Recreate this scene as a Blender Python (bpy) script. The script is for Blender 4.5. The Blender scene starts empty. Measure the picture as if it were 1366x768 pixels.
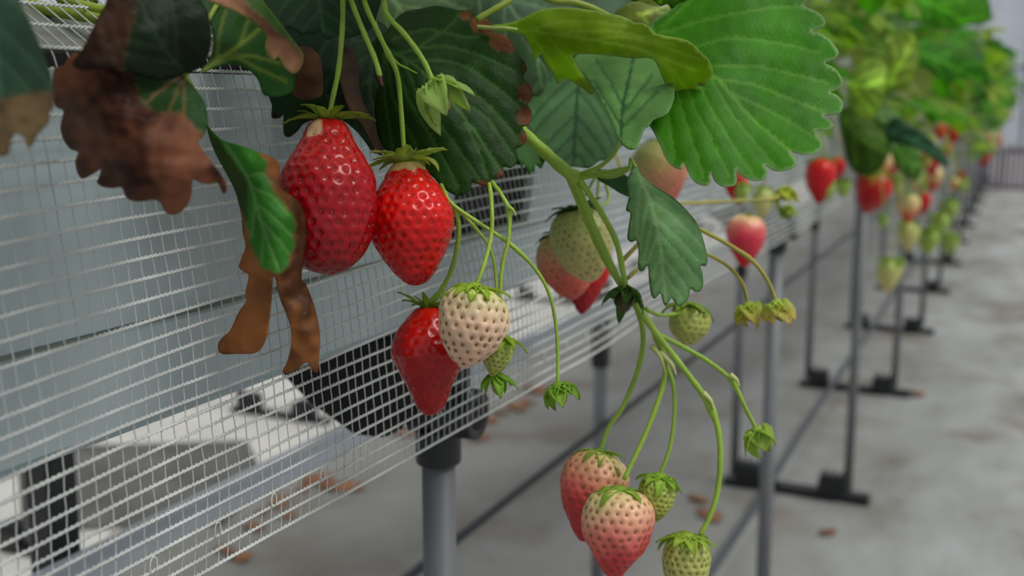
import bpy, bmesh, math, random
import numpy as np
from mathutils import Vector, Matrix, noise
from mathutils.geometry import delaunay_2d_cdt
from mathutils.kdtree import KDTree
R0 = random.Random(7)
scene = bpy.context.scene
COL = scene.collection
pi = math.pi

# ------------------------------------------------------------------ camera geometry (frame 1366 x 768)
F = 1450.0
PITCH = math.atan(254 / F); YAW = math.atan(684 / math.hypot(F, 254)); HC = 1.0
CAM = Vector((0, 0, HC))
RT = Vector((math.cos(YAW), math.sin(YAW), 0))
FW = Vector((-math.sin(YAW) * math.cos(PITCH), math.cos(YAW) * math.cos(PITCH), -math.sin(PITCH)))
UP = RT.cross(FW).normalized()
def P(x, y, t):
    x = float(x); y = float(y); t = float(t)
    return CAM + t * (FW + (x - 683) / F * RT + (384 - y) / F * UP)
def proj(p):
    v = Vector(p) - CAM; z = v.dot(FW)
    if abs(z) < 1e-6: z = 1e-6
    return 683 + F * v.dot(RT) / z, 384 - F * v.dot(UP) / z, z

# ------------------------------------------------------------------ helpers
def lin(c):
    return tuple(((v / 255) / 12.92 if v / 255 <= .04045 else ((v / 255 + .055) / 1.055) ** 2.4) for v in c)
def link(o, parent=None):
    COL.objects.link(o)
    if parent is not None: o.parent = parent
    return o
def tag(o, label=None, cat=None, group=None, kind=None):
    if label: o['label'] = label
    if cat: o['category'] = cat
    if group: o['group'] = group
    if kind: o['kind'] = kind
    return o
def empty(name, loc=(0, 0, 0)):
    o = bpy.data.objects.new(name, None); o.location = loc; o.empty_display_size = .01
    return link(o)
def mesh_obj(name, verts, faces, mat, parent=None, origin=(0, 0, 0), cols=None, smooth=True):
    """verts in world space; origin = object origin in world; parent (if any) sits at parent's world location unrotated"""
    v = np.asarray(verts, dtype=float).reshape(-1, 3) - np.array(origin, dtype=float)
    me = bpy.data.meshes.new(name)
    me.from_pydata(v.tolist(), [], faces)
    if cols is not None:
        ca = me.color_attributes.new('Col', 'FLOAT_COLOR', 'POINT')
        c = np.ones((len(v), 4)); c[:, :3] = np.clip(cols, 0, 1)
        ca.data.foreach_set('color', c.ravel())
    if smooth: me.polygons.foreach_set('use_smooth', [True] * len(me.polygons))
    me.materials.append(mat); me.update()
    o = bpy.data.objects.new(name, me)
    if parent is not None:
        pl = Vector(parent.location)
        if parent.parent is not None: pl = pl + Vector(parent.parent.location)
        o.location = Vector(origin) - pl
    else: o.location = origin
    return link(o, parent)
class MB:
    def __init__(s): s.v = []; s.f = []
    def box(s, a, b):
        n = len(s.v)
        for x in (a[0], b[0]):
            for y in (a[1], b[1]):
                for z in (a[2], b[2]): s.v.append((x, y, z))
        for q in ((0, 1, 3, 2), (4, 6, 7, 5), (0, 4, 5, 1), (2, 3, 7, 6), (0, 2, 6, 4), (1, 5, 7, 3)):
            s.f.append([n + i for i in q])
    def tube(s, pts, rad, seg=8, cap=True):
        pts = [Vector(p) for p in pts]; n0 = len(s.v); N = len(pts)
        rs = rad if hasattr(rad, '__len__') else [rad] * N
        d = (pts[1] - pts[0]).normalized()
        a = Vector((0, 0, 1)) if abs(d.z) < .9 else Vector((1, 0, 0))
        u = d.cross(a).normalized()
        for i, p in enumerate(pts):
            d = (pts[min(i + 1, N - 1)] - pts[max(i - 1, 0)])
            if d.length < 1e-9: d = Vector((0, 0, 1))
            d.normalize(); u = (u - d * u.dot(d)).normalized(); w = d.cross(u)
            for k in range(seg):
                t = 2 * pi * k / seg
                s.v.append(tuple(p + float(rs[i]) * (math.cos(t) * u + math.sin(t) * w)))
        for i in range(N - 1):
            for k in range(seg):
                k2 = (k + 1) % seg; b = n0 + i * seg
                s.f.append((b + k, b + k2, b + seg + k2, b + seg + k))
        if cap:
            s.f.append([n0 + k for k in range(seg)][::-1]); s.f.append([n0 + (N - 1) * seg + k for k in range(seg)])
    def obj(s, name, mat, parent=None, origin=None, smooth=False, cols=None):
        if origin is None: origin = tuple(np.mean(np.array(s.v), axis=0))
        return mesh_obj(name, s.v, s.f, mat, parent, origin, cols, smooth)
def bevel(o, w=.002, seg=2):
    m = o.modifiers.new('bevel', 'BEVEL'); m.width = w; m.segments = seg; m.limit_method = 'ANGLE'
    return o
def catmull(pts, n=8, closed=False):
    pts = [np.array(p, dtype=float) for p in pts]; N = len(pts); out = []
    rng = range(N) if closed else range(N - 1)
    for i in rng:
        if closed: p0, p1, p2, p3 = pts[i - 1], pts[i], pts[(i + 1) % N], pts[(i + 2) % N]
        else: p0, p1, p2, p3 = pts[max(i - 1, 0)], pts[i], pts[i + 1], pts[min(i + 2, N - 1)]
        for k in range(n):
            t = k / n
            out.append(.5 * ((2 * p1) + (-p0 + p2) * t + (2 * p0 - 5 * p1 + 4 * p2 - p3) * t * t + (-p0 + 3 * p1 - 3 * p2 + p3) * t ** 3))
    if not closed: out.append(pts[-1])
    return out
def copy_tree(o, parent=None):
    c = o.copy(); COL.objects.link(c)
    if parent is not None: c.parent = parent
    for ch in o.children:
        if not ch.name.startswith('stem'): copy_tree(ch, c)
    return c

# ------------------------------------------------------------------ materials
def new_mat(name):
    m = bpy.data.materials.new(name); m.use_nodes = True
    nt = m.node_tree; nt.nodes.clear()
    return m, nt, nt.nodes.new('ShaderNodeOutputMaterial')
def N(nt, typ, **kw):
    n = nt.nodes.new(typ)
    for k, v in kw.items(): setattr(n, k, v)
    return n
def simple(name, rgb, rough=.5, metal=0, var=.12, scale=30, bump=.0, spec=.5, bscale=None):
    m, nt, out = new_mat(name); L = nt.links.new
    b = N(nt, 'ShaderNodeBsdfPrincipled'); L(b.outputs[0], out.inputs[0])
    tc = N(nt, 'ShaderNodeTexCoord'); nz = N(nt, 'ShaderNodeTexNoise'); nz.inputs['Scale'].default_value = scale
    nz.inputs['Detail'].default_value = 6
    L(tc.outputs['Object'], nz.inputs['Vector'])
    r = N(nt, 'ShaderNodeValToRGB'); c = lin(rgb)
    r.color_ramp.elements[0].position = .3; r.color_ramp.elements[1].position = .7
    r.color_ramp.elements[0].color = (*[v * (1 - var) for v in c], 1); r.color_ramp.elements[1].color = (*[min(1, v * (1 + var)) for v in c], 1)
    L(nz.outputs['Fac'], r.inputs[0]); L(r.outputs[0], b.inputs['Base Color'])
    b.inputs['Roughness'].default_value = rough; b.inputs['Metallic'].default_value = metal
    b.inputs['Specular IOR Level'].default_value = spec
    if bump:
        n2 = N(nt, 'ShaderNodeTexNoise'); n2.inputs['Scale'].default_value = bscale or scale * 4; L(tc.outputs['Object'], n2.inputs['Vector'])
        bp = N(nt, 'ShaderNodeBump'); bp.inputs['Strength'].default_value = bump; bp.inputs['Distance'].default_value = .002
        L(n2.outputs['Fac'], bp.inputs['Height']); L(bp.outputs[0], b.inputs['Normal'])
    return m
def leaf_mat(name, trans=.4, rough=.5, spec=.22, tint=(1.3, 1.4, .45), cell=420, bump=.35):
    m, nt, out = new_mat(name); L = nt.links.new
    at = N(nt, 'ShaderNodeAttribute', attribute_name='Col')
    tc = N(nt, 'ShaderNodeTexCoord')
    nz = N(nt, 'ShaderNodeTexNoise'); nz.inputs['Scale'].default_value = 55; nz.inputs['Detail'].default_value = 8
    L(tc.outputs['Object'], nz.inputs['Vector'])
    mr = N(nt, 'ShaderNodeMapRange'); mr.inputs[1].default_value = .3; mr.inputs[2].default_value = .7; mr.inputs[3].default_value = .78; mr.inputs[4].default_value = 1.2
    L(nz.outputs['Fac'], mr.inputs[0])
    mx = N(nt, 'ShaderNodeVectorMath', operation='SCALE'); L(at.outputs['Color'], mx.inputs[0]); L(mr.outputs[0], mx.inputs['Scale'])
    vo = N(nt, 'ShaderNodeTexVoronoi', feature='DISTANCE_TO_EDGE'); vo.inputs['Scale'].default_value = cell
    L(tc.outputs['Object'], vo.inputs['Vector'])
    bp = N(nt, 'ShaderNodeBump'); bp.inputs['Strength'].default_value = bump; bp.inputs['Distance'].default_value = .0006
    L(vo.outputs['Distance'], bp.inputs['Height'])
    b = N(nt, 'ShaderNodeBsdfPrincipled'); b.inputs['Roughness'].default_value = rough; b.inputs['Specular IOR Level'].default_value = spec
    L(mx.outputs[0], b.inputs['Base Color']); L(bp.outputs[0], b.inputs['Normal'])
    tr = N(nt, 'ShaderNodeBsdfTranslucent')
    mt = N(nt, 'ShaderNodeVectorMath', operation='MULTIPLY'); mt.inputs[1].default_value = tint; L(mx.outputs[0], mt.inputs[0])
    L(mt.outputs[0], tr.inputs['Color'])
    ms = N(nt, 'ShaderNodeMixShader'); ms.inputs[0].default_value = trans
    L(b.outputs[0], ms.inputs[1]); L(tr.outputs[0], ms.inputs[2]); L(ms.outputs[0], out.inputs[0])
    return m
def col_mat(name, rough=.3, sss=.0, spec=.5, coat=0, bump=0, bscale=300, radius=(.004, .0015, .001)):
    m, nt, out = new_mat(name); L = nt.links.new
    at = N(nt, 'ShaderNodeAttribute', attribute_name='Col')
    tc = N(nt, 'ShaderNodeTexCoord'); nz = N(nt, 'ShaderNodeTexNoise'); nz.inputs['Scale'].default_value = 120; nz.inputs['Detail'].default_value = 5
    L(tc.outputs['Object'], nz.inputs['Vector'])
    mr = N(nt, 'ShaderNodeMapRange'); mr.inputs[1].default_value = .3; mr.inputs[2].default_value = .7; mr.inputs[3].default_value = .88; mr.inputs[4].default_value = 1.1
    L(nz.outputs['Fac'], mr.inputs[0])
    mx = N(nt, 'ShaderNodeVectorMath', operation='SCALE'); L(at.outputs['Color'], mx.inputs[0]); L(mr.outputs[0], mx.inputs['Scale'])
    b = N(nt, 'ShaderNodeBsdfPrincipled'); L(mx.outputs[0], b.inputs['Base Color'])
    b.inputs['Roughness'].default_value = rough; b.inputs['Specular IOR Level'].default_value = spec
    b.inputs['Coat Weight'].default_value = coat; b.inputs['Coat Roughness'].default_value = .12
    if sss:
        b.inputs['Subsurface Weight'].default_value = sss; b.inputs['Subsurface Radius'].default_value = radius; b.inputs['Subsurface Scale'].default_value = 1.0
    if bump:
        n2 = N(nt, 'ShaderNodeTexNoise'); n2.inputs['Scale'].default_value = bscale; L(tc.outputs['Object'], n2.inputs['Vector'])
        bp = N(nt, 'ShaderNodeBump'); bp.inputs['Strength'].default_value = bump; bp.inputs['Distance'].default_value = .0008
        L(n2.outputs['Fac'], bp.inputs['Height']); L(bp.outputs[0], b.inputs['Normal'])
    L(b.outputs[0], out.inputs[0])
    return m
M_leaf = leaf_mat('strawberry_leaf_green')
M_leafthin = leaf_mat('thin_leaf_underside', trans=.6, rough=.6, spec=.2, tint=(1.3, 1.35, .5))
M_leafdry = leaf_mat('withered_leaf', trans=.12, rough=.7, spec=.2, tint=(1.3, .9, .6), bump=.8, cell=260)
M_leafbg = leaf_mat('row_leaf_green', trans=.5, bump=.1)
M_berry = col_mat('strawberry_flesh_ripe', rough=.26, sss=.05, coat=.15, spec=.32, bump=.12, bscale=160)
M_pale = col_mat('strawberry_flesh_unripe', rough=.42, sss=.3, coat=.1, bump=.1, bscale=400)
M_calyx = leaf_mat('calyx_green', trans=.5, rough=.6, spec=.25, tint=(1.5, 1.5, .7), cell=900, bump=.2)
M_stem = simple('stem_green', (142, 174, 58), rough=.5, var=.18, scale=60, bump=.25, bscale=900)
M_stemo = simple('stem_olive', (158, 150, 62), rough=.5, var=.2, scale=60)
M_petiole = simple('petiole_yellow_green', (132, 150, 42), rough=.5, var=.15, scale=40)
M_seedr = simple('seed_dark_amber', (150, 40, 20), rough=.4, scale=500)
M_seedw = simple('seed_brown', (128, 92, 30), rough=.5, scale=500)
M_seedg = simple('seed_olive', (120, 110, 35), rough=.5, scale=500)
M_net = simple('netting_cord_white', (196, 199, 196), rough=.55, var=.18, scale=40)
M_white = simple('trough_sheet_pale', (176, 190, 194), rough=.4, var=.05, scale=6)
M_film = simple('mulch_film_grey', (118, 119, 112), rough=.5, var=.1, scale=20)
M_black = simple('black_plastic', (24, 26, 30), rough=.4, var=.2)
M_felt = simple('black_liner', (14, 14, 15), rough=.8, var=.3)
M_soil = simple('soil_brown', (62, 42, 30), rough=.95, var=.5, scale=60, bump=1, bscale=200)
M_steel = simple('galvanised_grey_pipe', (112, 115, 118), rough=.5, metal=.05, var=.08, scale=20)
M_rail = simple('pale_pipe', (196, 203, 210), rough=.4, var=.05)
M_sheet = simple('white_ground_sheet', (186, 184, 178), rough=.6, var=.08, scale=5)
M_deadleaf = simple('fallen_leaf_brown', (118, 80, 50), rough=.8, var=.4, scale=60)
M_crate = simple('crate_purple_grey', (120, 106, 122), rough=.6)
M_styro = simple('white_foam', (225, 225, 225), rough=.7, var=.04)

def floor_mat():
    m, nt, out = new_mat('worn_grey_groundcover'); L = nt.links.new
    b = N(nt, 'ShaderNodeBsdfPrincipled'); L(b.outputs[0], out.inputs[0]); b.inputs['Roughness'].default_value = .75
    tc = N(nt, 'ShaderNodeTexCoord')
    mp = N(nt, 'ShaderNodeMapping'); mp.inputs['Scale'].default_value = (1.6, .7, 1); L(tc.outputs['Object'], mp.inputs[0])
    nz = N(nt, 'ShaderNodeTexNoise'); nz.inputs['Scale'].default_value = 2.2; nz.inputs['Detail'].default_value = 9; nz.inputs['Roughness'].default_value = .62; L(mp.outputs[0], nz.inputs['Vector'])
    r = N(nt, 'ShaderNodeValToRGB'); e = r.color_ramp.elements
    e[0].position = .3; e[0].color = (*lin((104, 98, 88)), 1); e[1].position = .68; e[1].color = (*lin((168, 172, 172)), 1)
    x = e.new(.45); x.color = (*lin((140, 142, 140)), 1)
    L(nz.outputs['Fac'], r.inputs[0])
    n2 = N(nt, 'ShaderNodeTexNoise'); n2.inputs['Scale'].default_value = 3.1; n2.inputs['Detail'].default_value = 7; L(tc.outputs['Object'], n2.inputs['Vector'])
    r2 = N(nt, 'ShaderNodeValToRGB'); r2.color_ramp.elements[0].position = .54; r2.color_ramp.elements[1].position = .66
    r2.color_ramp.elements[0].color = (0, 0, 0, 1); r2.color_ramp.elements[1].color = (.7, .7, .7, 1); L(n2.outputs['Fac'], r2.inputs[0])
    mx = N(nt, 'ShaderNodeMixRGB'); L(r2.outputs[0], mx.inputs[0]); L(r.outputs[0], mx.inputs[1]); mx.inputs[2].default_value = (*lin((104, 84, 66)), 1)
    # painted shade: groundcover colour darkened under the benches, fading out towards the aisle
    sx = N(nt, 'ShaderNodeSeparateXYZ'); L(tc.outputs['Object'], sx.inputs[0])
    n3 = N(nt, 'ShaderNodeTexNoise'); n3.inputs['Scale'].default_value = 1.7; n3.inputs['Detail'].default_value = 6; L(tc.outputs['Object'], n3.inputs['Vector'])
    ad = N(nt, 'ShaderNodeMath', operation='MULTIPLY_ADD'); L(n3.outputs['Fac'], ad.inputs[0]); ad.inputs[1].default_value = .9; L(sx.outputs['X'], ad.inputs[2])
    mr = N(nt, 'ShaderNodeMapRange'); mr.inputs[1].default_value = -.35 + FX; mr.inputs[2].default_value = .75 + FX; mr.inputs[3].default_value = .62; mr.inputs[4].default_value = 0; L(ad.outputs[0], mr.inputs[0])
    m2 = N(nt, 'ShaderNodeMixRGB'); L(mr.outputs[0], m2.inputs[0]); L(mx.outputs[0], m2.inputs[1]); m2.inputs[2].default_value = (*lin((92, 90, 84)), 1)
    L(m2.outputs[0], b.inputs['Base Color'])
    return m
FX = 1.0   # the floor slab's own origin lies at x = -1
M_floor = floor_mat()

# ------------------------------------------------------------------ setting
def plane(name, a, b, mat, th=.01):
    m = MB(); m.box(a, b); return m.obj(name, mat)
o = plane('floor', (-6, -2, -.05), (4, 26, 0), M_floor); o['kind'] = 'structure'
def film_wall():
    m, nt, out = new_mat('greenhouse_film'); L = nt.links.new
    d = N(nt, 'ShaderNodeBsdfDiffuse'); t = N(nt, 'ShaderNodeBsdfTranslucent')
    tc = N(nt, 'ShaderNodeTexCoord'); w = N(nt, 'ShaderNodeTexNoise'); w.inputs['Scale'].default_value = 1.2; L(tc.outputs['Object'], w.inputs['Vector'])
    r = N(nt, 'ShaderNodeValToRGB'); r.color_ramp.elements[0].color = (.72, .75, .8, 1); r.color_ramp.elements[1].color = (.95, .96, .98, 1); L(w.outputs['Fac'], r.inputs[0])
    L(r.outputs[0], d.inputs[0]); L(r.outputs[0], t.inputs[0])
    ms = N(nt, 'ShaderNodeMixShader'); ms.inputs[0].default_value = .7; L(d.outputs[0], ms.inputs[1]); L(t.outputs[0], ms.inputs[2]); L(ms.outputs[0], out.inputs[0])
    return m
M_wall = film_wall()
for nm, a, b in (('wall_far', (-6, 26, 0), (4, 26.02, 3.2)), ('wall_left', (-6.02, -2, 0), (-6, 26, 3.2))):
    o = plane(nm, a, b, M_wall); o['kind'] = 'structure'
m = MB()
for k in range(11): m.box((-6 + k - .03, 25.9, 0), (-6 + k + .03, 25.96, 3.2))
m.box((-6, 25.9, 1.6), (4, 25.96, 1.66))
o = m.obj('trim_1', M_steel); o['kind'] = 'structure'
# pale ground sheet beneath the next row
o = plane('floor_sheet', (-3.4, -1.5, 0), (-1.78, 25, .004), M_sheet); o['kind'] = 'structure'; o.name = 'trim_2'

q = []
for (x, y) in ((70, 600), (330, 592), (352, 640), (300, 700), (70, 712)):
    d = P(x, y, 1) - CAM; w_ = CAM + d * (-HC / d.z); q.append((w_.x, w_.y))
m = MB(); m.v = [(a, b, .006) for a, b in q] + [(a, b, .012) for a, b in q]; m.f = [tuple(range(5))[::-1], tuple(range(5, 10))] + [(i, (i + 1) % 5, 5 + (i + 1) % 5, 5 + i) for i in range(5)]
tag(m.obj('ground_patch', simple('dark_grey_patch', (84, 84, 82), rough=.9, var=.35, scale=7)), 'dark grey flat patch on the ground seen low through the net beside the back post', 'ground cloth')  # thin dark grey polygon filling a dark area of ground between the rows

# ------------------------------------------------------------------ growing trough
def profile_sheet(pts, y0, y1, th, name, mat, parent):
    """pts = (x,z) polyline, extruded along y with thickness th"""
    n = len(pts); nrm = []
    for i in range(n):
        a = np.array(pts[max(i - 1, 0)]); b = np.array(pts[min(i + 1, n - 1)]); d = b - a; d = d / np.linalg.norm(d); nrm.append(np.array((-d[1], d[0])))
    v = []; f = []
    for y in (y0, y1):
        for s in (0, 1):
            for i in range(n): q = np.array(pts[i]) + nrm[i] * th * s; v.append((q[0], y, q[1]))
    idx = lambda yy, s, i: yy * 2 * n + s * n + i
    for i in range(n - 1):
        f.append((idx(0, 0, i), idx(0, 0, i + 1), idx(1, 0, i + 1), idx(1, 0, i)))
        f.append((idx(0, 1, i), idx(1, 1, i), idx(1, 1, i + 1), idx(0, 1, i + 1)))
        for yy in (0, 1): f.append((idx(yy, 0, i), idx(yy, 1, i), idx(yy, 1, i + 1), idx(yy, 0, i + 1)))
    for i in (0, n - 1): f.append((idx(0, 0, i), idx(1, 0, i), idx(1, 1, i), idx(0, 1, i)))
    return mesh_obj(name, v, f, mat, parent, (np.mean([p[0] for p in pts]), (y0 + y1) / 2, np.mean([p[1] for p in pts])), None, False)
def make_trough(y0, y1, gaps, label):
    t = empty('planting_trough', (-.47, y0, .86)); tag(t, label, 'planter')
    # lower side panel, upper side panels with gaps, black liner inside, film on top, soil, far side
    profile_sheet([(-.338, .862), (-.333, .903)], y0, y1, .006, 'lower_side_panel', M_white, t)
    ys = [y0] + [q for g in gaps for q in g] + [y1]
    for i in range(0, len(ys), 2):
        profile_sheet([(-.336, .906), (-.330, .95), (-.331, 1.0105)], ys[i], ys[i + 1], .006, 'upper_side_panel', M_white, t)
    profile_sheet([(-.3372, .901), (-.3368, .908)], y0, y1, .004, 'seam_strip', simple('seam_grey', (128, 134, 124), rough=.7, var=.25, scale=9), t)
    profile_sheet([(-.46, .858), (-.352, .862), (-.349, .93), (-.345, 1.017)], y0, y1, .003, 'black_liner', M_felt, t)
    profile_sheet([(-.350, 1.019), (-.385, 1.040)], y0, y1, .002, 'mulch_film', M_film, t)
    m = MB(); m.box((-.56, y0, .9), (-.386, y1, 1.036)); m.obj('soil', M_soil, t)
    profile_sheet([(-.60, 1.03), (-.605, .9), (-.60, .86), (-.47, .853), (-.345, .856)], y0, y1, .004, 'trough_base', M_white, t)
    return t
trough = make_trough(-.6, 16, [(.625, .752)], 'long pale trough running away behind the white net, full of strawberry plants')
tr2 = make_trough(-.6, 16, [], 'pale trough of the neighbouring row, far left behind the netted one'); tr2.location.x -= 1.62
tr2.name = 'planting_trough'

# ------------------------------------------------------------------ bench frames
def tee(parent, x, y, z, sgn):
    m = MB(); m.tube([(x, y, z - .026), (x, y, z - .002)], .0150, 24); m.tube([(x - .028, y, z + .010), (x + .030, y, z + .010)], .0165, 24)
    c = m.obj('pipe_cap', M_black, parent); bevel(c, .0015)
    m = MB(); m.tube([(x + sgn * .0302, y, z + .010), (x + sgn * .0306, y, z + .010)], .0100, 16)
    m.obj('cap_hole', M_felt, c)
def make_frame(label, y, skew=0):
    t = empty('bench_frame', (-.46, y, 0)); tag(t, label, 'support frame')
    yf = y
    for x, s in ((-.332, 1), (-.62, -1)):
        y = yf + (skew if s < 0 else 0)
        m = MB(); m.tube([(x, y, .03), (x, y, .778)], .0112, 20); m.obj('post', M_steel, t, smooth=True)
        tee(t, x, y, .790, s)
        m = MB(); xx = x - s * .005
        x0, x1 = (x - .07, x - .008) if s > 0 else (x + .008, x + .07)
        m.box((x0, y - .03, .022), (x1, y + .03, .056))
        for k in range(4): m.box((x0 + .003 + k * .0155, y - .031, .056), (x0 + .011 + k * .0155, y + .031, .068))
        bevel(m.obj('foot_block', M_black, t), .003)
    m = MB(); y = yf; m.box((-.645, y - .02 + skew, 0), (-.278, y + .02, .022)); bevel(m.obj('foot_bar', M_black, t), .003)
    m = MB(); m.box((-.633, y + skew - .013, .55), (-.606, y + skew + .013, .85)); bevel(m.obj('bracket', M_black, t), .004)
    # cradle that carries the trough
    pts = [(-.337, .852), (-.337, .800), (-.352, .787), (-.375, .786), (-.41, .804), (-.44, .828), (-.455, .852)]
    for sx in (0, 1):
        q = pts if sx == 0 else [(-.955 - a, b) for a, b in pts]
        n = len(q); v = [(a, y - .035, b) for a, b in q] + [(a, y + .06, b) for a, b in q]
        f = [tuple(range(n))[::-1] if sx == 0 else tuple(range(n)), tuple(range(n, 2 * n)) if sx == 0 else tuple(range(n, 2 * n))[::-1]]
        f += [(i, (i + 1) % n, n + (i + 1) % n, n + i) for i in range(n)]
        bevel(mesh_obj('cradle', v, f, M_felt, t, (-.36 if sx == 0 else -.56, y, .83), None, False), .004)
    return t
YF = [.545 + 1.085 * k for k in range(14)]
near = ['grey pipe frame nearest the camera, black cap just under the net edge',
        'second pipe frame along the row, its front post just right of the hanging truss',
        'third pipe frame along the row, its foot bar lowest in view on the floor',
        'fourth pipe frame along the row, foot bar with two black blocks behind the third']
make_frame(near[0], .60, -.06); f0 = make_frame(near[1], 1.69)
for k in range(2, 14):
    c = copy_tree(f0); c.location.y = YF[k]
    if k < 4: c['label'] = near[k]
    else: c['label'] = 'blurred grey pipe frame with black foot blocks farther down the row'; c['group'] = 'distant frames under the trough'
for k in range(0, 9):
    c = copy_tree(f0); c.location.y = .53 + 1.085 * k; c.location.x -= 1.60
    c['label'] = 'pipe frame of the neighbouring row seen low at left through the net'; c['group'] = 'frames under the neighbouring trough'
def pipe(name, x, z, r, y0, y1, mat, label, sag=0):
    m = MB(); n = 60
    m.tube([(x + .004 * math.sin(i * .7), y0 + (y1 - y0) * i / n, z - sag * abs(math.sin(i * .5))) for i in range(n + 1)], r, 14)
    o = m.obj(name, mat, smooth=True); return tag(o, label, 'pipe')
pipe('irrigation_pipe', -.62 + .018, .455, .0065, -.5, 15, M_black, 'thin black pipe running along the back posts at mid height')
pipe('irrigation_pipe', -.52, .0345, .009, -.5, 15, simple('dark_grey_hose', (62, 66, 72), rough=.5), 'dark grey hose lying over the foot bars along the floor')
pipe('drain_pipe', -.578, .672, .014, -.5, 15, M_rail, 'pale round pipe seen through the lower net at left, below the trough')
# white foam block by the neighbouring row's foot
m = MB(); m.box((-.09, -.07, 0), (.09, .07, .11)); o = m.obj('foam_block', M_styro, origin=(0, 0, 0)); bevel(o, .02, 4); o.location = (-1.84, 2.86, 0)
tag(o, 'small white foam block on the ground seen through the net beside the black bracket', 'block')

# ------------------------------------------------------------------ dead leaves on the floor
def dead_leaf(i, x, y, s, label, grp):
    rr = random.Random(i); n = 14; v = [(0, 0, .012)]; rot = rr.random() * 6.28
    for ring in (.5, 1):
        for k in range(n):
            a = 2 * pi * k / n; r = s * ring * (.8 + .2 * math.cos(2 * a)) * (1 + .3 * rr.uniform(-1, 1))
            v.append((r * math.cos(a + rot), r * math.sin(a + rot), .004 + .01 * ring * rr.random()))
    f = [(0, 1 + k, 1 + (k + 1) % n) for k in range(n)] + [(1 + k, 1 + n + k, 1 + n + (k + 1) % n, 1 + (k + 1) % n) for k in range(n)]
    o = mesh_obj('dead_leaf', v, f, M_deadleaf, None, (0, 0, 0)); o.location = (x, y, 0)
    sm = o.modifiers.new('thick', 'SOLIDIFY'); sm.thickness = .0008
    tag(o, label, 'dead leaf', grp)
for i, (px, py) in enumerate([(655, 562), (668, 552), (690, 545), (630, 575), (640, 585), (705, 538), (350, 685), (372, 672), (385, 690), (340, 705), (405, 655), (300, 735), (320, 745), (425, 640), (1105, 713), (930, 668), (948, 690), (455, 650), (540, 580), (1225, 527), (715, 520)]):
    d = P(px, py, 1) - CAM; t = -HC / d.z; q = CAM + d * t
    if q.x > -.3: lab, g = 'curled brown dead leaf lying on the open aisle floor', 'dead leaves on the aisle'
    else: lab, g = 'brown dead leaf lying on the floor beneath the trough', 'dead leaves under the trough'
    dead_leaf(i, q.x, q.y, R0.uniform(.02, .055), lab, g)
for i, (px, py) in enumerate([(197, 697), (272, 665), (165, 720), (120, 640)]):
    d = P(px, py, 1) - CAM; t = -HC / d.z; q = CAM + d * t
    dead_leaf(90 + i, q.x, q.y, .045, 'brown dead leaf seen through the lower left of the net', 'dead leaves between the rows')

for i, x in enumerate((-.36, .02, .40, .78)):
    t = empty('crate', (x, 13.4, 0)); tag(t, 'purple-grey slatted crate at the far end of the aisle near the right edge', 'crate', 'crates at the far end of the aisle')
    for k in range(7):
        m = MB(); m.box((x - .17 + k * .052, 13.24, .02), (x - .17 + k * .052 + .03, 13.25, .42)); m.obj('slat', M_crate, t)
    m = MB(); m.box((x - .175, 13.235, .0), (x + .175, 13.565, .03)); m.box((x - .175, 13.235, .40), (x + .175, 13.255, .45)); m.box((x - .175, 13.545, .40), (x + .175, 13.565, .45)); m.box((x - .18, 13.235, 0), (x - .165, 13.565, .45)); m.box((x + .165, 13.235, 0), (x + .18, 13.565, .45))
    m.obj('frame', M_crate, t)

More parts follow.
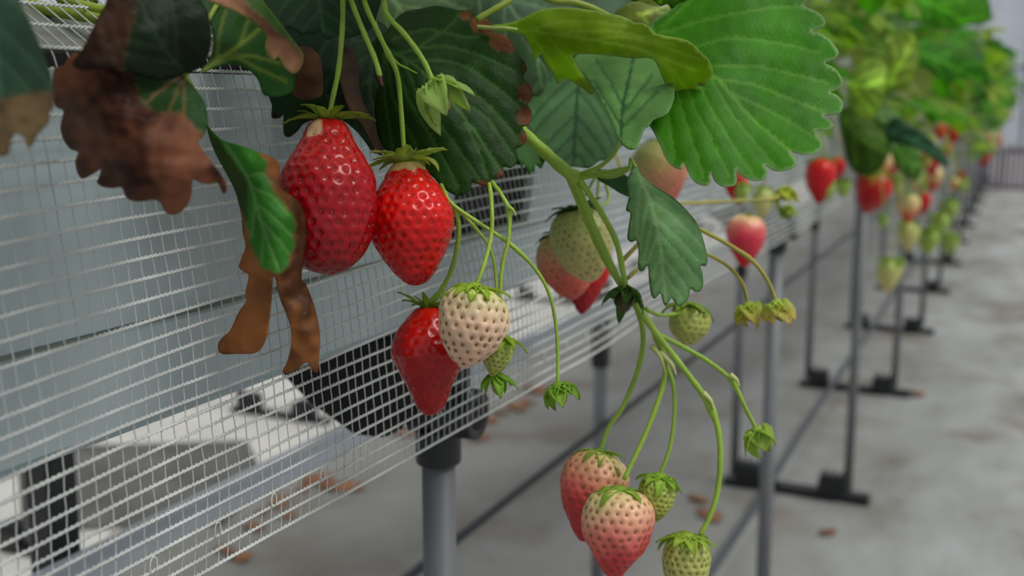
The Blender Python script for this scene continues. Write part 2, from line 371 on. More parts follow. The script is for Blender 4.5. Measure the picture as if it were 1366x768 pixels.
# ------------------------------------------------------------------ netting
def make_net():
    m = MB(); VM = MB(); rr = random.Random(3)
    XT, ZT, ZB, ROWS = -.326, 1.019, .807, 29
    def pos(v, y):
        if v < 0: return pos(0, y) + Vector((v * .40, 0, -v * .26))
        """v 0 top .. 1 bottom"""
        z = ZT + (ZB - ZT) * v
        near = max(0, 1 - y / .55)
        z -= .022 * near * math.sin(pi * v) ** 1.0
        x = XT + .036 * math.sin(pi * min(1, v * 1.1) * .5) + .004 * math.sin(7 * y + 3 * v) * v + .0025 * noise.noise(Vector((y * 6, v * 4, 2)))
        z += .0018 * noise.noise(Vector((y * 8, v * 9, 5)))
        return Vector((x, y, z))
    y0, ym, y1 = .08, 1.25, 14
    for k in range(-4, ROWS + 1):
        v = k / ROWS; n = int((ym - y0) / .0012)
        r = .00043 if k not in (19, ROWS) else .00055
        for s in (0, 1):
            pts = []
            for i in range(n + 1):
                y = y0 + (ym - y0) * i / n; a = 2 * pi * y / .0052 + s * pi + k
                pts.append(pos(v, y) + Vector((math.cos(a), 0, math.sin(a))) * .00048)
            m.tube(pts, r, 4, cap=False)
        far = [pos(v, ym + (y1 - ym) * (i / 130) ** 1.3) for i in range(131)]
        m.tube(far, .0008, 4, cap=False)
    y = y0; j = 0
    while y < y1:
        ns = ROWS * 2 if y < 1.4 else (ROWS // 2)
        jit = .0016 * noise.noise(Vector((j * .7, 0, 9)))
        pts = []
        for i in range(ns + 1):
            v = i / ns * 1.12 - .12; sl = -.012 * v + (.00022 * math.sin(i * pi * .5 + j) if y < 1.4 else 0)
            pts.append(pos(v, y + sl + jit * math.sin(v * 5)) + Vector((-.0004, 0, 0)))
        if y < 1.4: VM.tube(pts, .00034, 4, cap=False)
        else: VM.tube(pts, .00042, 3, cap=False)
        y += .0071 if y < 5 else .02; j += 1
    # little knots of loose thread just above the bottom selvedge
    for y in np.arange(.3, .8, .037):
        b = pos(.93, y); m.tube([b + Vector((.001, .002 * math.sin(q), .0025 + .0035 * math.cos(q))) for q in np.linspace(pi * .75, -pi * .75, 9)], .0003, 4, cap=False)
    o = m.obj('netting', M_net, origin=(XT, 0, ZT), smooth=True)
    VM.obj('cross_threads', simple('netting_thread_grey', (176, 178, 174), rough=.5), o, origin=(XT, 0, ZT), smooth=True)
    return tag(o, 'white square-mesh plastic net hanging along the side of the trough', 'net')
make_net()

# ------------------------------------------------------------------ leaf surfaces traced as outlines with real depth
def inside(pt, poly):
    x, y = pt; c = False; n = len(poly); j = n - 1
    for i in range(n):
        xi, yi = poly[i]; xj, yj = poly[j]
        if (yi > y) != (yj > y) and x < (xj - xi) * (y - yi) / (yj - yi) + xi: c = not c
        j = i
    return c
def inside_np(pts, poly):
    x = pts[:, 0]; y = pts[:, 1]; c = np.zeros(len(pts), bool); n = len(poly); j = n - 1
    for i in range(n):
        xi, yi = poly[i]; xj, yj = poly[j]
        if yi != yj:
            cond = ((yi > y) != (yj > y)) & (x < (xj - xi) * (y - yi) / (yj - yi) + xi); c ^= cond
        j = i
    return c
def dist_poly(pts, poly, closed=True):
    best = np.full(len(pts), 1e9); n = len(poly)
    for i in range(n if closed else n - 1):
        a = np.array(poly[i], float); b = np.array(poly[(i + 1) % n], float); d = b - a; L2 = max(d @ d, 1e-9)
        t = np.clip(((pts - a) @ d) / L2, 0, 1); q = a + t[:, None] * d
        best = np.minimum(best, np.hypot(*(pts - q).T))
    return best
def tps(ctrl):
    c = np.array(ctrl, float); n = len(c); sc = 100.0
    X = c[:, :2] / sc; D = np.hypot(X[:, None, 0] - X[None, :, 0], X[:, None, 1] - X[None, :, 1])
    K = np.where(D > 0, D ** 2 * np.log(D + 1e-12), 0) + np.eye(n) * .02
    Q = np.hstack([np.ones((n, 1)), X]); A = np.zeros((n + 3, n + 3)); A[:n, :n] = K; A[:n, n:] = Q; A[n:, :n] = Q.T
    w = np.linalg.lstsq(A, np.concatenate([c[:, 2], np.zeros(3)]), rcond=None)[0]
    def f(p):
        Y = np.asarray(p, float) / sc; D = np.hypot(Y[:, None, 0] - X[None, :, 0], Y[:, None, 1] - X[None, :, 1])
        return np.where(D > 0, D ** 2 * np.log(D + 1e-12), 0) @ w[:n] + w[n] + Y @ w[n + 1:]
    return f
def autoveins(mid, poly, n=7, ang=42, curve=.35, start=.08):
    """pinnate veins: side veins leave the midrib and bend towards the tip"""
    M = catmull(mid, 8); M = [np.array(q) for q in M]; seg = [np.linalg.norm(M[i + 1] - M[i]) for i in range(len(M) - 1)]; cum = np.concatenate([[0], np.cumsum(seg)]); tot = cum[-1]
    out = [M]
    for k in range(n):
        s = tot * (start + (1 - start - .1) * k / (n - 1)); i = min(np.searchsorted(cum, s), len(M) - 1); i = max(i, 1)
        p = M[i]; d = M[i] - M[i - 1]; d = d / np.linalg.norm(d)
        for sg in (-1, 1):
            a = math.radians(ang) * sg; q = p.copy(); line = [q.copy()]; h = np.array((d[0] * math.cos(a) - d[1] * math.sin(a), d[0] * math.sin(a) + d[1] * math.cos(a)))
            for st in range(60):
                q = q + h * 5; b = -sg * curve * .04; h = np.array((h[0] * math.cos(b) - h[1] * math.sin(b), h[0] * math.sin(b) + h[1] * math.cos(b)))
                if not inside(q, poly): break
                line.append(q.copy())
            if len(line) > 2: out.append(np.array(line))
    return out
def leaf(name, outline, ctrl, base, veins=(), parent=None, origin=None, spacing=4.5, vein_col=None, vein_w=1.6, puff=.0012, wob=.001, mat=None,
         dry=None, dry_col=((92, 52, 32), (150, 98, 62)), spots=(), rim=None, speck=0, thick=.00035, seed=1, col2=None, col2_fn=None, sm=3):
    """outline in frame pixels, ctrl = (x, y, distance) points giving the sheet its own place and curvature"""
    poly = [tuple(q) for q in catmull(outline, sm, True)]
    pa = np.array(poly); xs, ys = pa[:, 0], pa[:, 1]
    pts = []; r = random.Random(seed); s = spacing; row = 0; y = ys.min()
    while y < ys.max():
        x = xs.min() + (row % 2) * s / 2
        while x < xs.max(): pts.append((x + r.uniform(-.15, .15) * s, y + r.uniform(-.15, .15) * s)); x += s
        y += s * .87; row += 1
    pts = np.array(pts); ok = inside_np(pts, poly); pts = pts[ok]
    pts = pts[dist_poly(pts, poly) > s * .5]
    vp = []
    for ln in veins:
        L_ = [np.array(q, float)[:2] for q in ln]
        for a, b in zip(L_, L_[1:]):
            m_ = max(1, int(np.linalg.norm(b - a) / 3.2))
            for k in range(m_): vp.append(a + (b - a) * k / m_)
    if vp:
        vp = np.array(vp); vp = vp[inside_np(vp, poly)]; vp = vp[dist_poly(vp, poly) > s * .4]
        keep = []; cell = {}
        for q in vp:
            key = (int(q[0] // 2.6), int(q[1] // 2.6))
            if key in cell: continue
            cell[key] = 1; keep.append(q)
        vp = np.array(keep).reshape(-1, 2)
        dd = np.full(len(pts), 1e9)
        for ln in veins: dd = np.minimum(dd, dist_poly(pts, [tuple(q) for q in ln], False))
        pts = np.vstack([pts[dd > 2.2], vp])
    allp = [Vector(q) for q in poly] + [Vector((float(a), float(b))) for a, b in pts]
    nb = len(poly)
    res = delaunay_2d_cdt(allp, [], [list(range(nb))], 1, 1e-4)
    V = np.array([(v.x, v.y) for v in res[0]]); faces = [tuple(f) for f in res[2]]
    t = tps(ctrl)(V)
    dv = np.full(len(V), 1e9); dm = np.full(len(V), 1e9)
    for i, ln in enumerate(veins):
        d = dist_poly(V, [tuple(q) for q in ln], False)
        dv = np.minimum(dv, d)
        if i == 0: dm = d
    de = dist_poly(V, poly)
    c = np.tile(np.array(lin(base)), (len(V), 1))
    nz = np.array([noise.noise(Vector((a * .012 + seed * 3.1, b * .012, seed))) for a, b in V]); n2 = np.array([noise.noise(Vector((a * .06, b * .06, seed + 4))) for a, b in V])
    c *= (1 + .22 * nz + .12 * n2)[:, None]
    if col2 is not None:
        w = np.clip(np.array([col2_fn(a, b) for a, b in V]), 0, 1)[:, None]; c = c * (1 - w) + np.array(lin(col2)) * w
    disp = np.zeros(len(V))
    if len(veins):
        vc = np.array(lin(vein_col or tuple(min(255, v * 1.25 + 14) for v in base)))
        w = (np.exp(-(dv / vein_w) ** 2) * .62 + np.exp(-(dm / (vein_w * 1.6)) ** 2) * .35)[:, None]; c = c * (1 - w) + vc * w
        disp += -puff * .45 * (1 - np.exp(-(dv / 13) ** 2)) + puff * .12 * np.exp(-(dv / 2) ** 2)
    disp += wob * (nz * 2 + n2 * .5)
    if speck:
        n3 = np.array([noise.noise(Vector((a * .13, b * .13, seed + 8))) for a, b in V]); w = (np.clip((n3 - .25) * 4, 0, 1) * speck)[:, None]
        c = c * (1 - w) + np.array(lin((150, 175, 110))) * w
    wd = np.zeros(len(V))
    if dry is not None: wd = np.clip(dry(V) / 5 + .5 + n2 * .8, 0, 1)
    for sx, sy, sr in spots: wd = np.maximum(wd, np.clip((sr - np.hypot(V[:, 0] - sx, V[:, 1] - sy)) / 2.2 + .5, 0, 1))
    if wd.max() > 0:
        k = np.clip(.5 + nz * 1.2 + n2 * .55, 0, 1)[:, None]
        dc = np.array(lin(dry_col[0])) * (1 - k) + np.array(lin(dry_col[1])) * k
        c = c * (1 - wd[:, None]) + dc * wd[:, None]
        edge = np.exp(-((wd - .4) / .22) ** 2)[:, None] * .3; c = c * (1 - edge) + np.array(lin((150, 132, 88))) * edge
        n4 = np.array([noise.noise(Vector((a * .035, b * .03, seed + 20))) for a, b in V])
        disp += wd * (.0006 * n2 + .002 * n4)
    if rim is not None:
        w = np.exp(-(de / 1.8) ** 2)[:, None] * .55; c = c * (1 - w) + np.array(lin(rim)) * w
    t = t + disp
    A = np.array(FW)[None, :] + ((V[:, 0] - 683) / F)[:, None] * np.array(RT)[None, :] + ((384 - V[:, 1]) / F)[:, None] * np.array(UP)[None, :]
    W = np.array(CAM)[None, :] + t[:, None] * A
    # keep normals towards the camera
    o = mesh_obj(name, W, faces, mat or M_leaf, parent, origin or tuple(W.mean(0)), c)
    s = o.modifiers.new('thickness', 'SOLIDIFY'); s.thickness = thick; s.offset = 0
    return o
def stem_pts(pts, n=6):
    return [P(*q) for q in catmull(pts, n)]
def stem(name, pts, r, mat, parent=None, r1=None, node=(), seg=10):
    """pts (x,y,t); r in px at that distance"""
    c = catmull(pts, 6); W = [P(*q) for q in c]; r1 = r if r1 is None else r1; n = len(c)
    rad = [(r + (r1 - r) * i / (n - 1)) * c[i][2] / F * (1 + .05 * math.sin(i * 1.3)) for i in range(n)]
    for k, s in node:
        for i in range(n):
            rad[i] *= 1 + s * math.exp(-((i / (n - 1) - k) / .03) ** 2)
    m = MB(); m.tube(W, rad, seg)
    return m.obj(name, mat, parent, origin=tuple(W[0]), smooth=True)
def thing(name, label, cat, p, group=None):
    e = empty(name, p); return tag(e, label, cat, group)

DG = (30, 66, 28)      # dark glossy green of old leaves
# --- A : out of focus leaf at the left edge
L = thing('strawberry_leaf', 'dark green leaf with a withered tan lower edge, cut by the left picture edge', 'leaf', P(0, 0, .3))
outA = [(-90, -60), (-20, -60), (12, -35), (26, 0), (40, 30), (51, 55), (61, 80), (68, 100), (71, 120), (72, 142), (66, 150), (65, 163), (58, 171), (50, 180), (43, 194), (37, 196), (32, 183), (20, 178), (14, 190), (12, 204), (2, 209), (-12, 204), (-30, 205), (-60, 190), (-90, 120)]
va = autoveins([(-20, -50), (-5, 60), (5, 190)], outA, 5)
leaf('blade', outA, [(-90, -60, .30), (-90, 180, .30), (0, 60, .29), (70, 100, .312), (70, 150, .315), (10, 200, .30), (20, -40, .30)], (72, 104, 82), va, L, dry=lambda V: V[:, 1] - (132 - .16 * V[:, 0]), dry_col=((96, 80, 58), (150, 124, 90)), puff=.0016, seed=2)
# --- B : big withered leaf
L = thing('strawberry_leaf', 'large hanging leaf, mostly withered brown with a small fresh green patch', 'leaf', P(245, 96, .37))
outB = [(98, 70), (120, 78), (160, 70), (200, 62), (240, 70), (262, 90), (247, 103), (257, 114), (267, 127), (274, 140), (277, 158), (276, 172), (270, 184), (264, 190), (276, 208), (288, 223), (297, 236), (302, 246), (302, 256), (297, 257), (293, 248), (289, 243), (280, 245), (268, 244), (257, 239), (256, 252), (254, 264), (248, 276), (238, 284), (228, 286), (219, 281), (214, 270), (205, 266), (192, 268), (178, 268), (168, 262), (163, 250), (152, 251), (138, 249), (130, 243), (134, 232), (134, 226), (122, 233), (110, 238), (103, 228), (101, 214), (105, 203), (95, 199), (86, 188), (81, 172), (83, 158), (85, 147), (75, 142), (71, 124), (71, 100), (74, 90), (86, 87)]
green = [(172, 60), (180, 105), (185, 130), (198, 146), (215, 150), (240, 152), (262, 172), (275, 182), (292, 150), (270, 100), (245, 60)]
vb = [catmull([(245, 98), (215, 120), (170, 150), (120, 120), (80, 95)], 6), catmull([(245, 98), (225, 150), (200, 210), (180, 262)], 6), catmull([(245, 98), (245, 150), (240, 210), (235, 280)], 6), catmull([(180, 140), (150, 170), (125, 225)], 6), catmull([(215, 150), (250, 185), (290, 240)], 6), catmull([(200, 150), (160, 190), (140, 240)], 6)]
leaf('blade', outB, [(245, 96, .37), (180, 100, .362), (110, 100, .352), (75, 100, .358), (74, 138, .372), (90, 175, .385), (110, 225, .385), (125, 160, .355), (170, 200, .352), (150, 245, .37), (200, 220, .35), (190, 266, .36), (235, 230, .352), (232, 284, .368), (262, 150, .366), (270, 215, .36), (300, 250, .37)], (24, 70, 14), vb, L,
     dry=lambda V: np.where(inside_np(V, green), -1, 1) * dist_poly(V, green), dry_col=((66, 34, 22), (146, 92, 66)), vein_col=(130, 100, 66), vein_w=1.2, wob=.0016, seed=5, puff=.0012)
outB2 = [(142, -45), (142, 0), (130, 24), (118, 50), (108, 68), (97, 86), (112, 94), (140, 92), (175, 97), (205, 106), (232, 104), (246, 98), (262, 93), (274, 82), (281, 62), (282, 42), (278, 20), (270, 4), (262, -12), (245, -45)]
leaf('leaflet', outB2, [(142, -40, .352), (110, 80, .345), (200, 50, .348), (245, 98, .368), (280, 50, .362), (245, -40, .36), (160, 90, .346)], (26, 46, 26), autoveins([(246, 98), (210, 50), (180, -20)], outB2, 5), L,
     dry=lambda V: (185 - V[:, 0]) - (V[:, 1]) * .25, dry_col=((48, 30, 20), (84, 54, 36)), seed=9)
stem('petiole', [(246, 98, .369), (262, 60, .40), (290, 5, .42), (330, -50, .44)], 3.2, M_petiole, L)
# --- D : folded green leaf with pale veins
L = thing('strawberry_leaf', 'green leaf with pale yellow veins fanning out, tucked under a tan-edged fold', 'leaf', P(268, 96, .41))
outD = [(255, -40), (266, 0), (280, 28), (284, 45), (284, 62), (279, 80), (266, 97), (280, 93), (292, 88), (307, 86), (325, 89), (338, 98), (346, 110), (351, 125), (362, 129), (378, 128), (390, 121), (394, 105), (388, 90), (372, 70), (362, 50), (345, 25), (330, -40)]
vd = [catmull([(267, 97), (290, 80), (320, 60), (350, 35)], 6), catmull([(267, 97), (310, 78), (345, 92), (385, 110)], 6), catmull([(300, 74), (335, 75), (375, 85)], 6), catmull([(290, 80), (292, 50), (300, 15)], 6), catmull([(320, 60), (330, 30), (345, 5)], 6)]
leaf('blade', outD, [(266, 97, .405), (284, 60, .412), (270, 0, .42), (310, 86, .41), (330, 50, .425), (352, 125, .425), (390, 115, .44), (340, 0, .435)], (40, 88, 28), vd, L, vein_col=(132, 150, 60), vein_w=2.2, seed=11, puff=.002)
# --- E : narrow folded leaf, green on top and tan below
L = thing('strawberry_leaf', 'narrow folded leaf with a bright green top edge and a tan crinkled underside', 'leaf', P(300, -20, .40))
outE = [(262, -30), (270, -4), (295, 8), (325, 22), (345, 36), (355, 48), (353, 62), (358, 75), (366, 80), (371, 76), (378, 88), (389, 98), (398, 95), (404, 84), (405, 72), (398, 62), (384, 44), (366, 20), (350, 0), (335, -30)]
leaf('blade', outE, [(280, -20, .40), (340, -20, .405), (345, 36, .402), (366, 80, .41), (404, 80, .418), (385, 45, .412), (325, 22, .398)], (70, 112, 42), (), L, seed=12,
     dry=lambda V: (V[:, 1] - (.0 + (V[:, 0] - 335) * .92 + 9)) * 1.0, dry_col=((112, 74, 54), (186, 138, 104)), rim=(112, 140, 66))
# --- F : dark brown dried lobe behind
L = thing('dried_leaf', 'dull brown dried leaf lobe hanging above the left ripe strawberry', 'leaf', P(410, 40, .45))
outF = [(392, 68), (387, 92), (386, 115), (391, 127), (404, 133), (420, 132), (430, 126), (431, 110), (430, 92), (424, 72), (408, 62)]
leaf('blade', outF, [(390, 40, .452), (388, 120, .452), (410, 90, .445), (430, 120, .45), (425, 40, .455)], (96, 60, 36), (), L, mat=M_leafdry, dry=lambda V: V[:, 1] * 0 + 9, dry_col=((58, 36, 24), (104, 68, 44)), seed=13)
# --- C : narrow leaf ending in two dried strips
L = thing('strawberry_leaf', 'narrow hanging leaf, green centre, dried brown margins ending in two curled strips', 'leaf', P(277, 169, .43))
outC = [(276, 168), (280, 185), (287, 203), (296, 220), (306, 238), (314, 255), (319, 272), (323, 292), (324, 310), (328, 329), (319, 354), (325, 362), (332, 368), (328, 388), (329, 401), (321, 412), (315, 424), (307, 441), (298, 449), (292, 457), (291, 465), (296, 472), (315, 472), (340, 471), (351, 461), (357, 443), (360, 420), (362, 400), (364, 372), (367, 370), (370, 385), (374, 400), (383, 421), (388, 440), (388, 462), (383, 482), (377, 496), (385, 498), (400, 490), (406, 484), (411, 484), (417, 494), (424, 496), (425, 480), (427, 452), (424, 428), (418, 405), (408, 379), (402, 372), (405, 342), (409, 318), (408, 296), (402, 275), (392, 263), (377, 253), (373, 238), (372, 219), (361, 209), (342, 202), (318, 193), (298, 188), (286, 178)]
gC = [(265, 160), (315, 180), (345, 200), (356, 215), (354, 235), (370, 262), (384, 278), (394, 300), (393, 325), (386, 350), (372, 364), (350, 358), (338, 335), (332, 310), (325, 290), (312, 262), (290, 225)]
vC = [catmull([(300, 190), (332, 240), (350, 300), (372, 360)], 6)] + [catmull(q, 6) for q in ([(330, 235), (350, 232), (368, 255)], [(336, 250), (362, 262), (386, 290)], [(340, 270), (365, 290), (392, 318)], [(347, 292), (368, 315), (386, 340)], [(340, 275), (338, 295), (336, 318)], [(352, 310), (350, 330), (350, 350)])]
leaf('blade', outC, [(276, 168, .43), (290, 205, .438), (318, 262, .442), (330, 215, .422), (331, 290, .43), (345, 203, .43), (350, 270, .424), (372, 240, .436), (390, 290, .428), (406, 300, .44), (365, 340, .425), (325, 355, .44), (345, 380, .43), (330, 420, .445), (295, 460, .452), (352, 450, .432), (385, 380, .428), (405, 440, .425), (382, 495, .435), (424, 490, .435), (408, 385, .437)], (62, 134, 42), vC, L, vein_col=(120, 172, 96), vein_w=1.8,
     dry=lambda V: np.where(inside_np(V, gC), -1, 1) * dist_poly(V, gC), dry_col=((82, 46, 24), (178, 116, 66)), seed=15, spacing=3.6, wob=.0012, puff=.0022,
     col2=(62, 88, 30), col2_fn=lambda x, y: 1 if (x - 276) * 1.35 < (y - 160) * .98 - 6 and y < 300 and x < 331 else 0)
stem('petiole', [(277, 170, .43), (268, 140, .425), (258, 118, .415), (247, 100, .41)], 2.2, M_petiole, L)
# --- dark leaves behind the first ripe berry
L = thing('strawberry_leaf', 'dark green drooping leaf with rounded lobes at top left of centre', 'leaf', P(420, -20, .47))
outG = [(310, -50), (325, 10), (345, 34), (366, 42), (383, 36), (396, 42), (402, 47), (410, 45), (420, 46), (427, 40), (431, 49), (440, 53), (450, 48), (463, 51), (476, 47), (492, 40), (503, 20), (500, -50)]
leaf('blade', outG, [(340, -30, .47), (400, 40, .455), (430, 0, .462), (490, 30, .47), (490, -40, .48)], (38, 66, 40), autoveins([(420, -50), (425, 0), (432, 46)], outG, 4, 50), L, seed=17, puff=.002)
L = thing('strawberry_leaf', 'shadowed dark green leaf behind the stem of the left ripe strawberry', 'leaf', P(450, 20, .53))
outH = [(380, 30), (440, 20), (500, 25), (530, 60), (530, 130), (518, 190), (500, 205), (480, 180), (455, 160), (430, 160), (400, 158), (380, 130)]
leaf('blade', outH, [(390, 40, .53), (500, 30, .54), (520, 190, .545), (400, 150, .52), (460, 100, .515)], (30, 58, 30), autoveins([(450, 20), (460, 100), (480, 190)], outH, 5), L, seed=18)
L = thing('strawberry_leaf', 'small dark curled leaf whose lobes poke out left of the first ripe calyx', 'leaf', P(400, 130, .462))
outI = [(360, 122), (363, 140), (363, 157), (374, 157), (378, 152), (378, 170), (380, 181), (388, 182), (398, 174), (406, 164), (425, 158), (450, 150), (440, 128), (400, 122)]
leaf('blade', outI, [(362, 130, .47), (380, 180, .474), (400, 140, .462), (445, 140, .47)], (34, 70, 34), (), L, seed=19, spots=((366, 156, 6), (387, 181, 4)), dry_col=((52, 30, 24), (84, 44, 36)))
L = thing('dried_leaf', 'dark brown shrivelled leaf strip hanging between the two ripe strawberries', 'leaf', P(465, 70, .505))
outJ = [(452, 62), (470, 66), (478, 90), (480, 120), (490, 148), (505, 165), (512, 190), (509, 207), (500, 200), (490, 178), (478, 160), (466, 145), (456, 118), (450, 90)]
leaf('blade', outJ, [(460, 70, .505), (470, 130, .498), (505, 200, .505), (485, 150, .502)], (70, 48, 36), (), L, mat=M_leafdry, dry=lambda V: V[:, 1] * 0 + 9, dry_col=((48, 34, 26), (92, 68, 52)), seed=20)
# --- K : large dark serrated leaf
L = thing('strawberry_leaf', 'large dark green leaf with brown-scorched notches behind the right ripe strawberry', 'leaf', P(512, 62, .50))
outK = [(514, 44), (527, 26), (540, 16), (560, 12), (580, 8), (597, 10), (612, 14), (626, 14), (634, 20), (640, 27), (650, 25), (658, 34), (658, 44), (668, 45), (680, 53), (686, 66), (692, 74), (699, 82), (703, 92), (699, 99), (698, 104), (706, 113), (710, 124), (708, 134), (704, 139), (709, 148), (709, 160), (704, 167), (697, 170), (702, 179), (702, 189), (694, 196), (688, 199), (691, 210), (687, 220), (680, 224), (671, 222), (672, 232), (664, 238), (654, 239), (653, 247), (646, 249), (634, 244), (628, 243), (629, 251), (622, 258), (612, 261), (600, 257), (588, 247), (574, 233), (560, 222), (546, 212), (528, 208), (514, 200), (505, 182), (501, 160), (500, 140), (503, 120), (509, 106), (514, 90), (500, 78), (494, 66), (500, 52)]
vK = [catmull([(512, 62), (560, 92), (605, 140), (640, 185), (665, 225)], 6)] + [catmull(q, 6) for q in ([(525, 52), (570, 40), (625, 50), (655, 42)], [(530, 72), (590, 62), (650, 78), (690, 98)], [(545, 80), (610, 85), (660, 115), (700, 150)], [(570, 100), (625, 120), (665, 155), (694, 190)], [(595, 128), (640, 150), (665, 180), (685, 210)], [(540, 82), (560, 130), (605, 190), (640, 240)], [(525, 72), (545, 130), (580, 190), (612, 252)], [(515, 72), (525, 130), (545, 175), (570, 222)], [(512, 72), (513, 120), (518, 160), (525, 200)], [(560, 62), (600, 35), (612, 18)], [(620, 165), (640, 205), (650, 240)])]
leaf('blade', outK, [(512, 62, .497), (560, 12, .515), (640, 26, .512), (690, 75, .508), (706, 120, .505), (600, 120, .496), (690, 210, .498), (620, 258, .488), (550, 150, .49), (505, 160, .505), (530, 205, .50)], (30, 70, 12), vK, L, vein_col=(76, 120, 54), vein_w=1.15, seed=21, puff=.0022,
     spots=((622, 21, 7), (640, 32, 12), (655, 40, 9), (668, 54, 14), (679, 62, 9), (701, 92, 4), (703, 124, 13), (702, 155, 13), (700, 185, 8), (668, 234, 6), (644, 247, 8)), dry_col=((84, 44, 24), (142, 90, 54)), spacing=4)
stem('petiole', [(514, 64, .497), (500, 30, .50), (488, -20, .51)], 2.5, M_petiole, L)
# left lobe leaf next to K
L = thing('strawberry_leaf', 'dull grey-green leaf side showing left of the large scorched leaf', 'leaf', P(480, 40, .52))
outK2 = [(470, 60), (500, 50), (520, 70), (512, 110), (505, 150), (512, 190), (498, 180), (486, 150), (478, 110)]
leaf('blade', outK2, [(480, 60, .52), (510, 60, .525), (505, 180, .525), (485, 120, .515)], (60, 84, 58), autoveins([(500, 55), (494, 120), (504, 180)], outK2, 4), L, seed=23)
# --- O / N : bluish leaves in the middle
L = thing('strawberry_leaf', 'blue-green leaf in the middle, behind the folded bright leaf and the thick stem', 'leaf', P(770, 60, .62))
outO = [(690, 50), (740, 40), (800, 60), (850, 90), (858, 140), (850, 180), (828, 196), (815, 212), (800, 214), (786, 224), (765, 222), (748, 226), (738, 216), (724, 206), (716, 190), (706, 172), (702, 150), (704, 130), (716, 120), (722, 108), (712, 100), (705, 84), (690, 75)]
leaf('blade', outO, [(700, 60, .66), (850, 100, .66), (840, 180, .60), (760, 220, .575), (706, 160, .60), (770, 130, .615)], (84, 124, 78), autoveins([(780, 50), (770, 130), (765, 218)], outO, 6, 45), L, vein_col=(40, 74, 48), seed=25, puff=.003)
L = thing('strawberry_leaf', 'medium green leaf narrowing to a stalk, left of the biggest bright leaf', 'leaf', P(828, 188, .56))
outN = [(764, 78), (800, 68), (850, 66), (885, 90), (900, 120), (892, 150), (872, 160), (866, 168), (860, 172), (854, 186), (849, 198), (838, 199), (828, 190), (822, 178), (815, 160), (802, 135), (785, 108)]
vN = [catmull([(828, 190), (830, 150), (838, 110), (845, 75)], 6)] + [catmull(q, 6) for q in ([(829, 170), (812, 140), (790, 105)], [(829, 172), (850, 150), (880, 120)], [(832, 145), (815, 110), (795, 80)], [(832, 150), (855, 120), (875, 95)])]
leaf('blade', outN, [(828, 190, .475), (770, 80, .515), (850, 70, .52), (895, 130, .488), (840, 130, .49), (850, 195, .472)], (98, 144, 76), vN, L, vein_col=(42, 84, 48), seed=26, puff=.0025, speck=.25)
stem('petiole', [(828, 186, .478), (818, 206, .50), (800, 222, .525), (775, 232, .54)], 2.6, M_stem, L, 3.4)
# --- P small serrated bits beneath K
L = thing('strawberry_leaf', 'small bright serrated leaf tip peeking from behind the scorched leaf, above the net', 'leaf', P(705, 190, .58))
outP = [(680, 190), (687, 214), (690, 211), (696, 224), (699, 219), (706, 234), (709, 228), (713, 228), (714, 219), (722, 225), (726, 216), (732, 205), (728, 185), (700, 178)]
leaf('blade', outP, [(685, 190, .58), (708, 230, .575), (728, 190, .585)], (62, 116, 44), (), L, seed=27, sm=2)
# --- L : bright folded leaf seen from below
L = thing('strawberry_leaf', 'yellow-green folded leaf seen from beneath, lying across the top centre', 'leaf', P(656, 37, .50))
outL = [(656, 33), (672, 32), (688, 28), (704, 21), (718, 14), (735, 11), (752, 10), (768, 11), (783, 13), (797, 15), (810, 19), (824, 20), (840, 26), (847, 30), (858, 31), (867, 36), (873, 44), (884, 47), (900, 50), (917, 54), (928, 62), (935, 70), (944, 78), (949, 88), (951, 98), (944, 108), (940, 115), (930, 114), (929, 127), (918, 129), (905, 129), (889, 125), (887, 112), (882, 100), (877, 88), (872, 80), (862, 77), (845, 78), (812, 74), (785, 72), (764, 74), (772, 92), (784, 108), (795, 120), (788, 126), (778, 118), (760, 107), (752, 105), (745, 112), (738, 100), (728, 84), (722, 72), (714, 80), (710, 68), (704, 55), (698, 47), (680, 42), (657, 41)]
vL = [catmull([(657, 37), (710, 42), (770, 50), (850, 65), (930, 95)], 6)] + [catmull(q, 6) for q in ([(700, 40), (770, 28), (840, 36)], [(740, 45), (820, 42), (900, 60)], [(780, 52), (850, 52), (935, 80)], [(820, 58), (880, 75), (915, 120)], [(700, 44), (720, 60), (744, 100)], [(730, 48), (758, 80), (788, 120)], [(850, 64), (890, 90), (902, 124)])]
leaf('blade', outL, [(656, 37, .505), (735, 11, .50), (735, 40, .488), (800, 45, .48), (840, 27, .485), (875, 44, .482), (949, 90, .488), (918, 128, .50), (880, 85, .487), (812, 74, .488), (764, 74, .495), (790, 123, .512), (745, 108, .515), (705, 60, .505)], (136, 166, 26), vL, L, vein_col=(160, 184, 70), vein_w=1.2, mat=M_leafthin, seed=29, puff=.0012, rim=(168, 188, 128), spots=((790, 121, 4), (745, 109, 3), (935, 113, 3)), dry_col=((90, 80, 30), (120, 96, 40)))
stem('petiole', [(600, 30, .53), (630, 35, .515), (652, 37, .506), (670, 37, .5035), (690, 39, .5015)], 3.8, simple('leaf_stalk_pale', (176, 190, 110)), L, 1.8)
